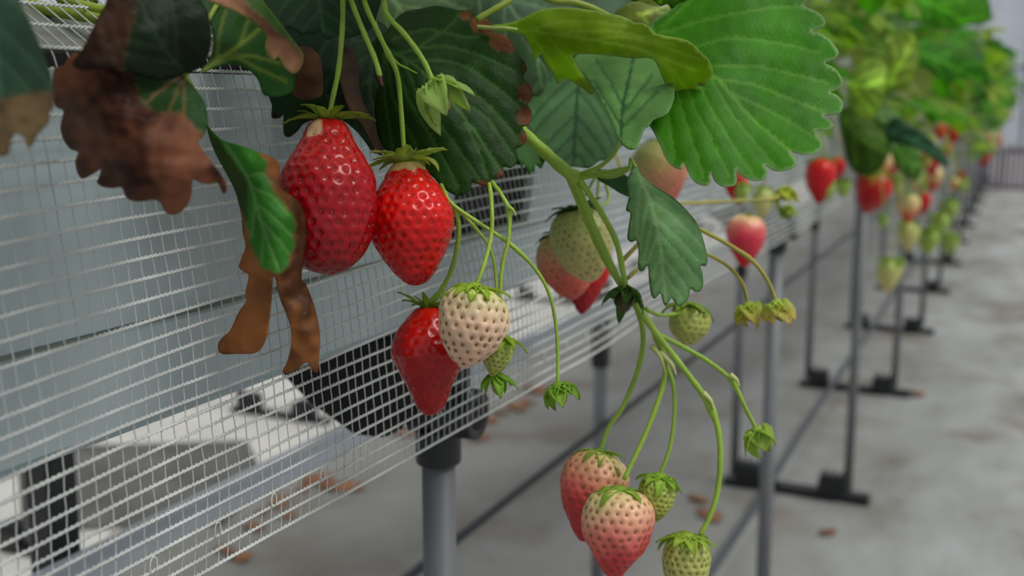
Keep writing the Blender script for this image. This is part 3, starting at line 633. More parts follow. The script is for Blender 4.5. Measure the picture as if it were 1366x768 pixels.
# --- M : biggest bright leaf
L = thing('strawberry_leaf', 'biggest bright green leaf with scalloped edge, upper right of centre', 'leaf', P(870, 30, .52))
outM = [(862, 48), (872, 28), (885, 18), (900, 6), (905, -20), (930, -60), (1010, -80), (1075, -60), (1095, -30), (1090, -6), (1075, 4), (1074, 9), (1086, 14), (1096, 21), (1101, 31), (1096, 37), (1083, 42), (1092, 44), (1103, 50), (1112, 59), (1119, 71), (1111, 80), (1100, 84), (1110, 89), (1118, 96), (1124, 107), (1122, 116), (1114, 121), (1107, 123), (1116, 127), (1124, 137), (1122, 149), (1110, 153), (1098, 155), (1106, 160), (1112, 169), (1102, 174), (1088, 174), (1094, 185), (1096, 197), (1086, 205), (1070, 206), (1054, 202), (1061, 211), (1061, 222), (1045, 228), (1031, 227), (1020, 220), (1024, 230), (1020, 239), (1006, 241), (992, 236), (982, 226), (983, 238), (980, 247), (965, 249), (954, 242), (948, 231), (948, 243), (940, 248), (926, 242), (918, 230), (912, 218), (909, 226), (898, 222), (888, 211), (878, 188), (870, 173), (862, 160), (856, 130), (856, 80)]
vM = [catmull([(868, 40), (905, 75), (952, 101), (1000, 155), (1045, 195), (1058, 204)], 6)] + [catmull(q, 6) for q in ([(880, 45), (950, 25), (1020, 12), (1072, 8)], [(905, 72), (970, 52), (1040, 58), (1098, 72)], [(930, 90), (1000, 88), (1060, 100), (1110, 112)], [(955, 105), (1010, 115), (1060, 135), (1105, 152)], [(975, 125), (1020, 145), (1065, 170), (1088, 185)], [(945, 98), (975, 150), (1010, 195), (1035, 224)], [(925, 92), (950, 150), (985, 205), (1005, 236)], [(905, 80), (925, 140), (950, 190), (975, 240)], [(890, 70), (905, 130), (920, 180), (940, 240)], [(880, 60), (885, 120), (893, 165), (900, 215)], [(885, 35), (930, -5), (990, -40)])]
leaf('blade', outM, [(866, 40, .525), (905, -20, .53), (1010, -70, .535), (1090, -20, .525), (1120, 70, .505), (1124, 140, .495), (1000, 20, .515), (1000, 110, .50), (1094, 190, .48), (1020, 230, .47), (945, 245, .468), (880, 190, .485), (930, 150, .488), (862, 120, .505)], (64, 134, 8), vM, L, vein_col=(106, 162, 52), vein_w=1.2, seed=31, puff=.0024, rim=(176, 196, 150), spacing=4.5)
stem('petiole', [(870, 40, .527), (850, 45, .56), (810, 60, .66), (760, 70, .70), (640, 60, .74), (520, 60, .76)], 3, M_stem, L)
# --- Q : grey-green hanging leaflet
L = thing('strawberry_leaf', 'grey-green hanging leaflet with toothed edge and pale flecks, in front of the netting', 'leaf', P(846, 216, .485))
outQ = [(845, 219), (840, 232), (836, 243), (839, 262), (835, 280), (841, 284), (839, 300), (837, 317), (842, 323), (849, 321), (852, 336), (851, 356), (857, 362), (864, 355), (866, 377), (869, 394), (874, 398), (881, 391), (884, 402), (888, 408), (893, 402), (896, 397), (901, 405), (907, 408), (914, 403), (919, 396), (921, 385), (927, 389), (934, 388), (938, 380), (937, 364), (934, 354), (941, 355), (944, 346), (940, 326), (932, 302), (920, 285), (900, 265), (875, 249), (857, 235), (850, 222)]
vQ = autoveins([(847, 222), (866, 265), (880, 320), (888, 404)], outQ, 7, 34, .3)
leaf('blade', outQ, [(846, 218, .485), (838, 280, .49), (880, 300, .472), (942, 345, .478), (855, 360, .482), (888, 405, .478), (930, 388, .482), (900, 265, .482)], (116, 160, 104), vQ, L, vein_col=(152, 186, 140), vein_w=1.3, seed=33, puff=.0016, speck=.5, rim=(64, 110, 66), spacing=3.6)
stem('petiole', [(848, 222, .485), (841, 212, .495), (838, 226, .51), (815, 236, .53), (790, 232, .54)], 1.8, M_stem, L, 2.8)
L = thing('strawberry_leaf', 'small dark green leaf between the thick stem joint and the grey-green leaflet', 'leaf', P(792, 230, .56))
outR = [(790, 229), (806, 226), (824, 229), (838, 236), (850, 250), (842, 262), (828, 258), (812, 248), (798, 240)]
leaf('blade', outR, [(790, 230, .56), (840, 240, .565), (840, 260, .57)], (70, 110, 66), (), L, seed=34)
# --- pale leaves at the very top
for (nm, lab, ol, t, colr) in (
    ('S', 'pale grey-green leaf patch at the top edge above the unopened green bud', [(440, -60), (640, -60), (625, 20), (580, 40), (545, 60), (512, 62), (490, 46), (460, 10)], .6, (128, 150, 124)),
    ('T', 'pale blue-green leaf at the top edge behind the stalk of the folded bright leaf', [(592, -60), (850, -60), (842, 14), (780, 34), (720, 40), (700, 52), (728, 90), (724, 124), (700, 126), (690, 90), (664, 60), (640, 30), (608, 20), (596, 6)], .62, (128, 152, 134)),
    ('V', 'cream-green curled leaf edge just above the folded bright leaf', [(820, 18), (832, 8), (850, 2), (880, 10), (910, 2), (896, 24), (880, 38), (858, 34), (838, 30)], .56, (158, 168, 100)),
    ('U', 'hairy bright green leaf margin dipping from the top edge right of centre', [(830, -40), (838, -4), (848, 2), (856, -2), (870, 0), (880, 8), (890, 5), (896, 12), (905, 4), (918, -2), (930, -40)], .5, (104, 144, 40))):
    L = thing('strawberry_leaf', lab, 'leaf', P(ol[0][0], ol[0][1], t))
    cx = sum(q[0] for q in ol) / len(ol); cy = sum(q[1] for q in ol) / len(ol)
    leaf('blade', ol, [(q[0], q[1], t + .01 * math.sin(q[0] * .05)) for q in ol[::3]] + [(cx, cy, t - .01)], colr, autoveins([(ol[0][0] + 30, ol[0][1]), (cx, cy), (ol[len(ol) // 2][0], ol[len(ol) // 2][1] - 4)], ol, 4), L, seed=hash(nm) % 7 + 40 if False else 40 + ord(nm) % 7, mat=M_leafthin)
# --- petioles top-left and top
def petiole(lab, pts, r, mat=None, r1=None):
    o = stem('petiole', pts, r, mat or M_petiole, None, r1); tag(o, lab, 'leaf stalk'); return o
petiole('thick yellow-green leaf stalk crossing the top left corner, lower of the pair', [(-40, 0, .47), (20, 2, .46), (70, 14, .455), (130, 24, .45), (190, 40, .45)], 9.5, None, 8)
petiole('thinner yellow-green leaf stalk above the thick one in the top left corner', [(50, -20, .46), (90, 0, .455), (130, 12, .45), (190, 20, .45)], 7)
petiole('green stalk at the top edge above the folded bright leaf', [(700, -20, .53), (735, 0, .53), (765, 3, .535), (800, 16, .54), (840, 40, .55)], 5)
petiole('short green stalk slanting from the top edge to the scorched leaf', [(700, -22, .5), (680, 0, .495), (660, 12, .492), (636, 26, .49)], 4.2)

# ------------------------------------------------------------------ calyx, strawberries, buds
def basis(a):
    a = a.normalized(); c = (-FW - a * (-FW).dot(a)).normalized(); s = c.cross(a).normalized()
    if s.dot(RT) < 0: s = -s; 
    return a, c, s
def make_calyx(parent, T, axis, r_berry, n=10, length=.014, width=.0042, lift=10, curl=50, col=(150, 172, 62), seed=0, r0=.0022, tipcol=None, name='calyx', extra=True):
    """sepals leave the top of the fruit; lift = start angle above the shoulder plane, curl = total droop over the length (deg)"""
    a, c, s = basis(axis); r = random.Random(seed); V = []; Fc = []; C = []
    layers = [(n, 1.0, 0), (n, .7, .5)] if extra else [(n, 1, 0)]
    base = np.array(lin(col)); tip = np.array(lin(tipcol or tuple(int(v * .9) for v in col)))
    for cnt, sc, off in layers:
        for k in range(cnt):
            ph = 2 * pi * (k + off + r.uniform(-.2, .2)) / cnt; out = c * math.cos(ph) + s * math.sin(ph); side = a.cross(out).normalized()
            Ls = length * sc * r.uniform(.75, 1.2); ws = width * r.uniform(.8, 1.15) * (.8 if sc < 1 else 1); el = math.radians(lift + r.uniform(-14, 18)); cu = math.radians(curl * r.uniform(.6, 1.35)); tw = r.uniform(-.5, .5)
            p = T + out * r0 - a * (.0006 if sc < 1 else 0); nb = len(V); ns = 8; nw = 4
            for i in range(ns + 1):
                u = i / ns; e = el - cu * u; d = out * math.cos(e) - a * math.sin(e)
                if i: p = p + d * (Ls / ns)
                w = ws * (math.sin(pi * min(1, (.25 + .75 * u) ** .8)) ** .75 if u < 1 else 0) * (1 - .25 * u); w = max(w, .0001)
                nn = d.cross(side).normalized()
                sd = (side * math.cos(tw * u) + nn * math.sin(tw * u))
                for j in range(nw + 1):
                    q = (j / nw * 2 - 1); V.append(tuple(p + sd * w * .62 * q + nn * (-.22) * w * (q * q) + nn * .0003 * r.uniform(-1, 1)))
                    C.append((base * (1 - u) + tip * u) * (1.12 if j == nw // 2 else 1) * r.uniform(.92, 1.08))
            for i in range(ns):
                for j in range(nw): b = nb + i * (nw + 1) + j; Fc.append((b, b + 1, b + nw + 2, b + nw + 1))
    # central disc where the stalk joins
    nb = len(V)
    for i in range(5):
        rr_ = .0032 * math.cos(i / 4 * pi / 2) + .0004; h = .0026 * math.sin(i / 4 * pi / 2)
        for k in range(12):
            ph = 2 * pi * k / 12; V.append(tuple(T - a * h + (c * math.cos(ph) + s * math.sin(ph)) * rr_ * (r0 / .0022) ** .5)); C.append(base)
    for i in range(4):
        for k in range(12): Fc.append((nb + i * 12 + k, nb + i * 12 + (k + 1) % 12, nb + (i + 1) * 12 + (k + 1) % 12, nb + (i + 1) * 12 + k))
    o = mesh_obj(name, V, Fc, M_calyx, parent, tuple(T), np.array(C))
    sm = o.modifiers.new('thickness', 'SOLIDIFY'); sm.thickness = .0003
    return o
PROF = {
 'cone':  [(0, 0), (-.01, .25), (.02, .55), (.10, .82), (.22, .97), (.36, 1.0), (.52, .92), (.68, .74), (.82, .5), (.93, .28), (.99, .12), (1, 0)],
 'neck':  [(0, 0), (0, .18), (.015, .34), (.06, .46), (.14, .60), (.26, .82), (.38, .97), (.50, 1.0), (.64, .95), (.78, .82), (.88, .66), (.95, .45), (.99, .2), (1, 0)],
 'neck1': [(0, 0), (0, .18), (.012, .32), (.05, .42), (.11, .50), (.18, .63), (.26, .79), (.35, .93), (.46, 1.0), (.58, 1.0), (.70, .94), (.80, .84), (.88, .70), (.94, .54), (.98, .32), (1, 0)],
 'neckpt': [(0, 0), (0, .16), (.015, .30), (.06, .42), (.15, .58), (.28, .82), (.42, .98), (.52, 1.0), (.64, .9), (.77, .7), (.88, .5), (.95, .33), (.99, .15), (1, 0)],
 'kite':  [(0, 0), (0, .25), (.02, .42), (.10, .62), (.22, .84), (.36, .98), (.44, 1.0), (.56, .88), (.7, .66), (.82, .5), (.92, .38), (.98, .2), (1, 0)],
 'barrel': [(0, 0), (0, .3), (.03, .62), (.12, .86), (.28, 1.0), (.46, 1.0), (.64, .88), (.80, .64), (.92, .38), (.98, .17), (1, 0)],
 'round': [(0, 0), (-.01, .3), (.05, .66), (.2, .93), (.42, 1), (.64, .9), (.82, .66), (.94, .36), (.99, .14), (1, 0)],
}
def berry_geo(T, B, w, prof, bend=0, nu=110, nt=150, pitch=.005, pit=.0006, sig=.0011, lump=.03, seed=0, colfn=None, squash=.92, seeds=True, skew=0, bare=0):
    """lathe a smooth profile about the T->B axis, dimple it round every seed"""
    axis = B - T; H = axis.length; a, c, s = basis(axis)
    pc = np.array(catmull(PROF[prof], 24)); d = np.concatenate([[0], np.cumsum(np.hypot(np.diff(pc[:, 0]) * H, np.diff(pc[:, 1]) * w / 2))])
    q = np.linspace(0, d[-1], nu); U = np.interp(q, d, pc[:, 0]); Rr = np.clip(np.interp(q, d, pc[:, 1]), 0, None) * w / 2
    a_, c_, s_ = map(np.array, (a, c, s)); T_ = np.array(T)
    def pt(u, r, ph):
        k = 1 + lump * noise.noise(Vector((math.cos(ph) * 1.3 + seed * 5, math.sin(ph) * 1.3, u * 2.2))) * 2
        off = bend * w * math.sin(pi * min(max(u, 0), 1)) + skew * w * u
        return T_ + a_ * (u * H) + s_ * off + (c_ * math.cos(ph) * squash + s_ * math.sin(ph)) * r * k
    V = np.array([pt(U[i], Rr[i], 2 * pi * (j + .5 * (i % 2)) / nt) for i in range(nu) for j in range(nt)])
    Fc = []
    for i in range(nu - 1):
        for j in range(nt):
            A0 = i * nt + j; A1 = i * nt + (j + 1) % nt; B0 = A0 + nt; B1 = A1 + nt
            if i % 2 == 0: Fc += [(A0, A1, B0), (A1, B1, B0)]
            else: Fc += [(A0, B1, B0), (A0, A1, B1)]
    # seeds: staggered rings of constant pitch
    S = []; D = []; rr = random.Random(seed + 50); k = 0; dist = pitch * .9
    while dist < d[-1] - pitch * .25:
        u = np.interp(dist, q, U); r = np.interp(dist, q, Rr)
        if u < bare: dist += pitch * .4; continue
        n = max(1, int(round(2 * pi * r / (pitch * 1.02))))
        for j in range(n):
            ph = 2 * pi * (j + .5 * (k % 2) + rr.uniform(-.14, .14)) / n; dd = dist + rr.uniform(-.12, .12) * pitch
            u2 = np.interp(dd, q, U); r2 = np.interp(dd, q, Rr); S.append(pt(u2, r2, ph)); e = 1e-3
            t1 = pt(np.interp(dd + e, q, U), np.interp(dd + e, q, Rr), ph) - S[-1]; t2 = pt(u2, r2, ph + .05) - S[-1]
            nn = np.cross(t2, t1); nn /= np.linalg.norm(nn) + 1e-12
            ctr = T_ + a_ * (u2 * H)
            if nn @ (S[-1] - ctr) < 0: nn = -nn
            D.append((nn, t1 / (np.linalg.norm(t1) + 1e-12)))
        dist += pitch * .86; k += 1
    kd = KDTree(len(S))
    for i, p in enumerate(S): kd.insert(p, i)
    kd.balance()
    Cc = np.zeros((len(V), 3)); W = V.copy()
    for idx in range(len(V)):
        i = idx // nt; ph = 2 * pi * (idx % nt + .5 * (i % 2)) / nt
        _, ii, dd = kd.find(V[idx]); g = math.exp(-(dd / sig) ** 2)
        nn = D[ii][0]
        W[idx] = V[idx] + nn * (.00035 * noise.noise(Vector(V[idx]) * 230) + .0005 * noise.noise(Vector(V[idx]) * 110)) * min(1, w / .03) - nn * pit * (g - .35 * math.exp(-((dd - pitch * .5) / (pitch * .2)) ** 2))
        cc = colfn(U[i], ph, V[idx], g); Cc[idx] = cc
    return W, Fc, Cc, S, D, (a, c, s)
def seed_mesh(S, D, size, sink):
    m = MB()
    for p, (n, t) in zip(S, D):
        p = Vector(p) - Vector(n) * sink; n = Vector(n); t = Vector(t); b = n.cross(t)
        n0 = len(m.v); rings = 4; seg = 6
        for i in range(rings + 1):
            th = pi * i / rings; z = math.cos(th); r = math.sin(th)
            for k in range(seg):
                ph = 2 * pi * k / seg; m.v.append(tuple(p + t * z * size + b * math.cos(ph) * r * size * .58 * (1 + .25 * z) + n * math.sin(ph) * r * size * .45))
        for i in range(rings):
            for k in range(seg): m.f.append((n0 + i * seg + k, n0 + i * seg + (k + 1) % seg, n0 + (i + 1) * seg + (k + 1) % seg, n0 + (i + 1) * seg + k))
    return m
def mixc(a, b, t): t = min(max(t, 0), 1); return tuple(x * (1 - t) + y * t for x, y in zip(a, b))
def grad_col(stops, side=None, pitcol=None, pitw=.5, seed=0, pale=None):
    """stops = [(u, rgb)], side=(phi, amount) shifts the ripeness round the fruit; pale=(phi, u, radius, rgb) bare patch"""
    st = [(u, lin(c)) for u, c in stops]; pc = lin(pitcol) if pitcol else None
    def f(u, ph, p, g):
        uu = u + .10 * noise.noise(Vector(p) * 70 + Vector((seed, 0, 0)))
        if side: uu += side[1] * math.cos(ph - side[0])
        if uu <= st[0][0]: c = st[0][1]
        elif uu >= st[-1][0]: c = st[-1][1]
        else:
            for (u0, c0), (u1, c1) in zip(st, st[1:]):
                if uu <= u1: c = mixc(c0, c1, (uu - u0) / (u1 - u0)); break
        if pc: c = mixc(c, pc, g * pitw)
        if pale:
            for (ph0, u0, rad, cc) in pale:
                dph = (ph - ph0 + pi) % (2 * pi) - pi if ph0 is not None else 0
                dd = math.hypot(dph * .24, (u - u0) * 1.6) + .025 * noise.noise(Vector(p) * 300); c = mixc(c, lin(cc), (rad - dd) / .025)
        return c
    return f
RIPE = [(0, (196, 22, 22)), (.3, (190, 14, 20)), (.8, (168, 10, 20)), (1, (150, 8, 18))]
def strawberry(label, T, B, w, prof, colfn, mat=None, seedmat=None, calyx=None, group=None, hi=True, pitch=.005, pit=.0006, seedsize=.00095, bend=0, seed=0, skew=0, sink=.0003, sig=.0011, lump=.03, bare=0):
    T = Vector(T); B = Vector(B)
    t = thing('strawberry', label, 'strawberry', T, group)
    W, Fc, Cc, S, D, bs = berry_geo(T, B, w, prof, bend, 110 if hi else 44, 150 if hi else 56, pitch, pit, sig, lump, seed, colfn, skew=skew, bare=bare)
    mesh_obj('fruit', W, Fc, mat or M_berry, t, tuple(T), Cc)
    so = seed_mesh(S, D, seedsize, pit * .8 + sink - .0002).obj('seeds', seedmat or M_seedr, t, origin=tuple(T), smooth=True); so['kind'] = 'stuff'
    kw = dict(n=10, length=.012, width=.004, lift=5, curl=45, col=(150, 172, 62), seed=seed); kw.update(calyx or {})
    make_calyx(t, T, B - T, w / 2, **kw)
    return t
def px(n, t): return n * t / F
# 1 left ripe
t_ = .458
B1 = strawberry('deep red ripe strawberry, leftmost and largest, with a pale bare patch under its calyx', P(437, 160, t_), P(438, 366, t_ - .004), px(130, t_), 'neck1',
    grad_col([(0, (200, 24, 20)), (.15, (192, 12, 16)), (.5, (160, 3, 22)), (.85, (146, 2, 14)), (1, (130, 2, 10))], pitcol=(110, 6, 14), pitw=.55, seed=1, pale=[(-.42, .075, .105, (226, 182, 140))]), pitch=.0052, pit=.0007,
    calyx=dict(n=6, length=.0175, width=.0046, lift=26, curl=46, col=(150, 166, 62), r0=.004, tipcol=(120, 134, 52)), seed=3, bare=.12, bend=-.01, lump=.02, seedsize=.00085)
t_ = .475
B2 = strawberry('glossy bright red ripe strawberry with a pale collar, right beside the deep red one', P(541, 216, t_), P(556, 380, t_ - .004), px(116, t_), 'neckpt',
    grad_col([(0, (226, 50, 20)), (.12, (218, 16, 6)), (.5, (206, 7, 4)), (1, (170, 4, 5))], pitcol=(150, 8, 8), pitw=.4, seed=2, pale=[(None, .03, .095, (214, 186, 120)), (.35, .07, .085, (224, 190, 140))]), pitch=.0048, pit=.0006,
    calyx=dict(n=7, length=.0145, width=.0060, lift=30, curl=60, col=(172, 190, 92), r0=.004, tipcol=(156, 164, 84)), seed=5, bare=.13, bend=.0, lump=.025, seedsize=.0007)
t_ = .50
strawberry('dark red kite-shaped strawberry hanging lower, half hidden behind the cream one', P(572, 410, t_), P(575, 554, t_), px(100, t_), 'kite',
    grad_col([(0, (200, 28, 4)), (.2, (176, 6, 3)), (.7, (150, 2, 3)), (1, (158, 8, 8))], pitcol=(120, 4, 6), pitw=.25, seed=3), pitch=.0052, pit=.0004,
    calyx=dict(n=7, length=.012, width=.0032, lift=38, curl=40, col=(132, 158, 66), r0=.003), seed=8, bare=.12, bend=-.02, lump=.035, seedsize=.0005, skew=0)
t_ = .465
strawberry('unripe cream-white strawberry with brown seeds, in front of the dark red one', P(633, 384, t_), P(619, 491, t_), px(93, t_), 'barrel',
    grad_col([(0, (196, 200, 120)), (.14, (206, 192, 144)), (.4, (222, 188, 158)), (1, (216, 172, 146))], side=(pi / 2, -.03), pitcol=(150, 118, 56), pitw=.55, seed=4), mat=M_pale, seedmat=M_seedw, pitch=.0048, pit=.0006,
    calyx=dict(n=10, length=.0125, width=.0048, lift=4, curl=62, col=(172, 196, 72), r0=.003), seed=11, bend=.05, lump=.03, seedsize=.001)
t_ = .478
GREENB = grad_col([(0, (150, 172, 60)), (.5, (160, 172, 80)), (1, (150, 150, 60))], pitcol=(128, 124, 40), pitw=.5, seed=5)
strawberry('small hard green strawberry directly right of and below the cream one', P(668, 450, t_), P(656, 502, t_), px(42, t_), 'cone', GREENB, mat=M_pale, seedmat=M_seedg, pitch=.0028, pit=.0005,
    calyx=dict(n=8, length=.0105, width=.0044, lift=0, curl=70, col=(164, 190, 62), r0=.002), seed=12, hi=False, seedsize=.0006, sig=.0008)
# centre trio behind the thick stems
t_ = .66
strawberry('red strawberry lowest at the back of the trio behind the thick stems', P(786, 318, t_ + .03), P(776, 419, t_ + .03), px(66, t_), 'cone', grad_col(RIPE, pitcol=(120, 6, 10), pitw=.4), pitch=.0055,
    calyx=dict(length=.010, col=(90, 116, 50), lift=10), seed=13, hi=False)
strawberry('peach-pink ripening strawberry, left in the trio behind the thick stems', P(748, 312, t_ + .005), P(766, 400, t_ + .005), px(78, t_), 'barrel',
    grad_col([(0, (186, 186, 110)), (.3, (206, 150, 108)), (.65, (208, 106, 84)), (1, (196, 66, 52))], pitcol=(150, 84, 44), pitw=.5), mat=M_pale, seedmat=M_seedw, pitch=.0052,
    calyx=dict(n=8, length=.014, width=.004, lift=18, curl=30, col=(84, 116, 52), r0=.004), seed=14, hi=False)
strawberry('pale green unripe strawberry, foremost in the trio behind the thick stems', P(766, 280, t_ - .035), P(790, 376, t_ - .035), px(80, t_ - .03), 'barrel',
    grad_col([(0, (158, 172, 92)), (.5, (182, 180, 112)), (1, (196, 176, 112))], pitcol=(130, 122, 56), pitw=.5), mat=M_pale, seedmat=M_seedg, pitch=.0048,
    calyx=dict(n=9, length=.014, width=.0042, lift=14, curl=40, col=(84, 118, 54), r0=.004), seed=15, hi=False)
# bottom cluster
t_ = .545
PINK = lambda sd, s=None: grad_col([(0, (206, 196, 132)), (.2, (220, 172, 136)), (.48, (214, 112, 100)), (.7, (194, 50, 56)), (1, (184, 28, 40))], side=s, pitcol=(150, 52, 34), pitw=.65, seed=sd)
strawberry('pink-blushed strawberry at bottom centre, the left one with its tip turned red', P(800, 604, t_ + .025), P(778, 722, t_ + .02), px(90, t_ + .02), 'cone',
    grad_col([(0, (212, 190, 130)), (.2, (214, 160, 120)), (.42, (206, 100, 84)), (.62, (188, 38, 44)), (1, (172, 20, 32))], side=(-pi / 2, .1), pitcol=(160, 60, 40), pitw=.5, seed=6), mat=M_pale, seedmat=M_seedw, pitch=.0050,
    calyx=dict(n=10, length=.0150, width=.0048, lift=2, curl=60, col=(160, 186, 82), r0=.0035), seed=16)
strawberry('pink and cream strawberry reaching the bottom edge, front one of the bottom cluster', P(826, 654, t_), P(819, 772, t_), px(97, t_), 'cone', PINK(7, (pi / 2, .07)), mat=M_pale, seedmat=M_seedw, pitch=.0050,
    calyx=dict(n=9, length=.0155, width=.0050, lift=2, curl=62, col=(158, 190, 78), r0=.0035), seed=17)
strawberry('small green strawberry tucked right behind the front pink one', P(880, 636, t_ + .01), P(868, 700, t_ + .01), px(52, t_), 'cone', GREENB, mat=M_pale, seedmat=M_seedg, pitch=.0032, pit=.0006,
    calyx=dict(n=9, length=.0125, width=.005, lift=-8, curl=58, col=(160, 190, 74), r0=.003), seed=18, hi=True, seedsize=.0006, sig=.0009)
strawberry('green strawberry cut by the bottom edge, hanging from the rightmost arching stem', P(917, 716, t_ + .005), P(914, 800, t_ + .005), px(64, t_), 'barrel', grad_col([(0, (172, 184, 92)), (.6, (172, 176, 96)), (1, (160, 160, 76))], pitcol=(120, 112, 40), pitw=.6), mat=M_pale, seedmat=M_seedg, pitch=.0040, pit=.0006,
    calyx=dict(n=9, length=.0150, width=.0055, lift=0, curl=50, col=(172, 194, 84), r0=.003), seed=19, seedsize=.0008)
t_ = .60
strawberry('greenish strawberry just below the grey-green leaflet', P(921, 408, t_), P(918, 461, t_), px(54, t_), 'barrel', grad_col([(0, (160, 176, 80)), (1, (176, 176, 92))], pitcol=(140, 132, 60), pitw=.5), mat=M_pale, seedmat=M_seedg, pitch=.0040, pit=.0006,
    calyx=dict(n=8, length=.013, width=.0050, lift=4, curl=55, col=(156, 180, 80), r0=.003), seed=20, hi=False, seedsize=.0007)
t_ = .92
strawberry('blurred cream and peach strawberry showing under the biggest bright leaf', P(876, 188, t_), P(892, 274, t_), px(76, t_), 'cone', grad_col([(0, (140, 152, 76)), (.35, (186, 162, 100)), (.6, (204, 140, 104)), (1, (206, 100, 88))], side=(pi / 2, .15), pitcol=(120, 90, 40), pitw=.8), mat=M_pale, seedmat=M_seedw, pitch=.0055,
    calyx=dict(length=.014, col=(110, 136, 60)), seed=21, hi=False)
t_ = 1.02
strawberry('blurred rosy red strawberry hanging before the netting, right of the grey-green leaflet', P(996, 288, t_), P(993, 356, t_), px(53, t_), 'cone', grad_col([(0, (224, 190, 140)), (.2, (222, 130, 110)), (.45, (214, 56, 78)), (1, (206, 28, 40))], pitcol=(170, 40, 40), pitw=.3), pitch=.005,
    calyx=dict(length=.010, width=.005, curl=70, col=(160, 176, 84)), seed=22, hi=False)
# opened flower bud and small buds
def bud(label, T, B, w, seed=0, col=(168, 196, 96), lift=-38, curl=28, length=.013, width=.0058, core=(160, 170, 80), n=5, group=None, corew=.5, r0=.002, name='strawberry_bud', tipcol=None):
    T = Vector(T); B = Vector(B); t = thing(name, label, 'bud', T, group)
    W, Fc, Cc, S, D, _ = berry_geo(T, T + (B - T) * .72, w * corew, 'round', 0, 26, 30, .0022, .0004, .0007, .02, seed, grad_col([(0, core), (1, tuple(int(v * .8) for v in core))], pitcol=(120, 96, 40), pitw=.5))
    mesh_obj('fruitlet', W, Fc, M_pale, t, tuple(T), Cc)
    make_calyx(t, T, B - T, w / 2, n=n, length=length, width=width, lift=lift, curl=curl, col=col, seed=seed, r0=r0, tipcol=tipcol)
    return t
D1 = bud('half-open pale green bud on a curved stem before the large scorched leaf', P(579, 114, .45), P(606, 160, .448), px(52, .45), 1, length=.0165, width=.0100, lift=-42, curl=30, n=5, col=(176, 200, 120), corew=.42, r0=.0028)
bud('tiny green bud under the small green strawberry near the cream one', P(662, 502, .482), P(664, 536, .482), px(30, .48), 2, length=.0092, width=.0048, lift=-28, curl=40, n=5, col=(142, 180, 62), r0=.0018)
bud('small green bud at the end of the long thin stem below the netting', P(744, 516, .495), P(756, 548, .495), px(34, .5), 3, length=.0110, width=.0072, lift=-38, curl=36, n=6, col=(146, 182, 70))
bud('light green bud hanging alone at the end of the right branch above the floor', P(1010, 574, .57), P(1026, 612, .57), px(38, .57), 4, length=.0145, width=.0100, lift=-42, curl=46, n=5, col=(172, 196, 96), core=(170, 150, 70))
D2 = bud('olive-tipped bud, left of the pair below the rosy red strawberry', P(998, 408, .60), P(1004, 438, .60), px(30, .6), 5, length=.012, width=.0092, lift=-46, curl=42, n=5, col=(190, 206, 104), core=(160, 130, 60), tipcol=(186, 164, 96))
D3 = bud('pale bud with tan tips, right of the pair below the rosy red strawberry', P(1035, 405, .59), P(1048, 438, .59), px(34, .6), 6, length=.0130, width=.0096, lift=-42, curl=38, n=5, col=(190, 208, 108), core=(170, 150, 80), tipcol=(196, 172, 110))
bud('spent calyx with dark centre where the stems meet, left of the grey-green leaflet tip', P(836, 388, .552), P(830, 428, .545), px(34, .55), 7, length=.0145, width=.0058, lift=-22, curl=62, n=6, col=(112, 146, 74), core=(50, 40, 26), corew=.62, tipcol=(64, 104, 40))
bud('yellow-green bud at the end of the thin level stem, upper one', P(1045, 252, .9), P(1052, 275, .9), px(30, .9), 8, length=.016, width=.008, lift=-45, curl=20, n=5, col=(186, 196, 72))
bud('round green bud just below the yellow-green one on the level stem', P(1050, 276, .92), P(1052, 300, .92), px(30, .9), 9, length=.012, width=.008, lift=-60, curl=10, n=5, col=(160, 184, 74))

# ------------------------------------------------------------------ stems
TR = thing('fruit_truss', 'long thick truss of green stems arching down right of centre, forking to the lower cluster', 'stem', P(700, 178, .55))
stem('main_stem', [(470, 60, .76), (520, 40, .66), (600, 90, .59), (660, 140, .57), (690, 168, .56), (704, 182, .55), (730, 206, .545), (755, 228, .54), (772, 240, .54)], 6.2, M_stem, TR, 9, node=((.95, .25),))
stem('side_stem', [(772, 236, .54), (800, 232, .538), (830, 226, .535), (846, 222, .53)], 5, M_stem, TR, 3)
stem('main_stem', [(764, 234, .54), (782, 278, .545), (802, 325, .55), (826, 375, .553), (850, 410, .553), (878, 448, .552), (906, 484, .55), (940, 530, .55), (956, 565, .55), (961, 610, .55), (956, 660, .55), (944, 695, .55), (934, 712, .55)], 5.2, M_stem, TR, 3.4, node=((.62, .45),))
stem('side_stem', [(772, 238, .538), (800, 280, .542), (822, 322, .546), (832, 368, .549), (836, 392, .551)], 4.2, M_stem, TR, 4)
stem('side_stem', [(758, 236, .545), (776, 280, .552), (798, 330, .557), (818, 365, .556), (836, 392, .553)], 3.8, M_stem, TR, 3.6)
stem('side_stem', [(850, 408, .555), (868, 432, .557), (884, 470, .556), (887, 500, .554), (876, 540, .552), (858, 585, .55), (832, 640, .548)], 4.4, M_stem, TR, 3.2, node=((.25, .6),))
stem('side_stem', [(848, 406, .56), (858, 445, .562), (852, 490, .565), (832, 540, .568), (812, 570, .57), (800, 604, .57)], 4, M_stem, TR, 3)
stem('side_stem', [(884, 480, .557), (896, 505, .557), (900, 545, .556), (894, 595, .555), (880, 634, .555)], 3, M_stem, TR, 2.6)
stem('side_stem', [(878, 446, .554), (910, 462, .557), (945, 482, .56), (976, 508, .565), (995, 545, .57), (1010, 574, .57)], 3.6, M_stem, TR, 2.6, node=((.62, .5),))
stem('side_stem', [(862, 412, .56), (880, 420, .575), (902, 418, .59), (920, 410, .60)], 3, M_stem, TR, 2.2)
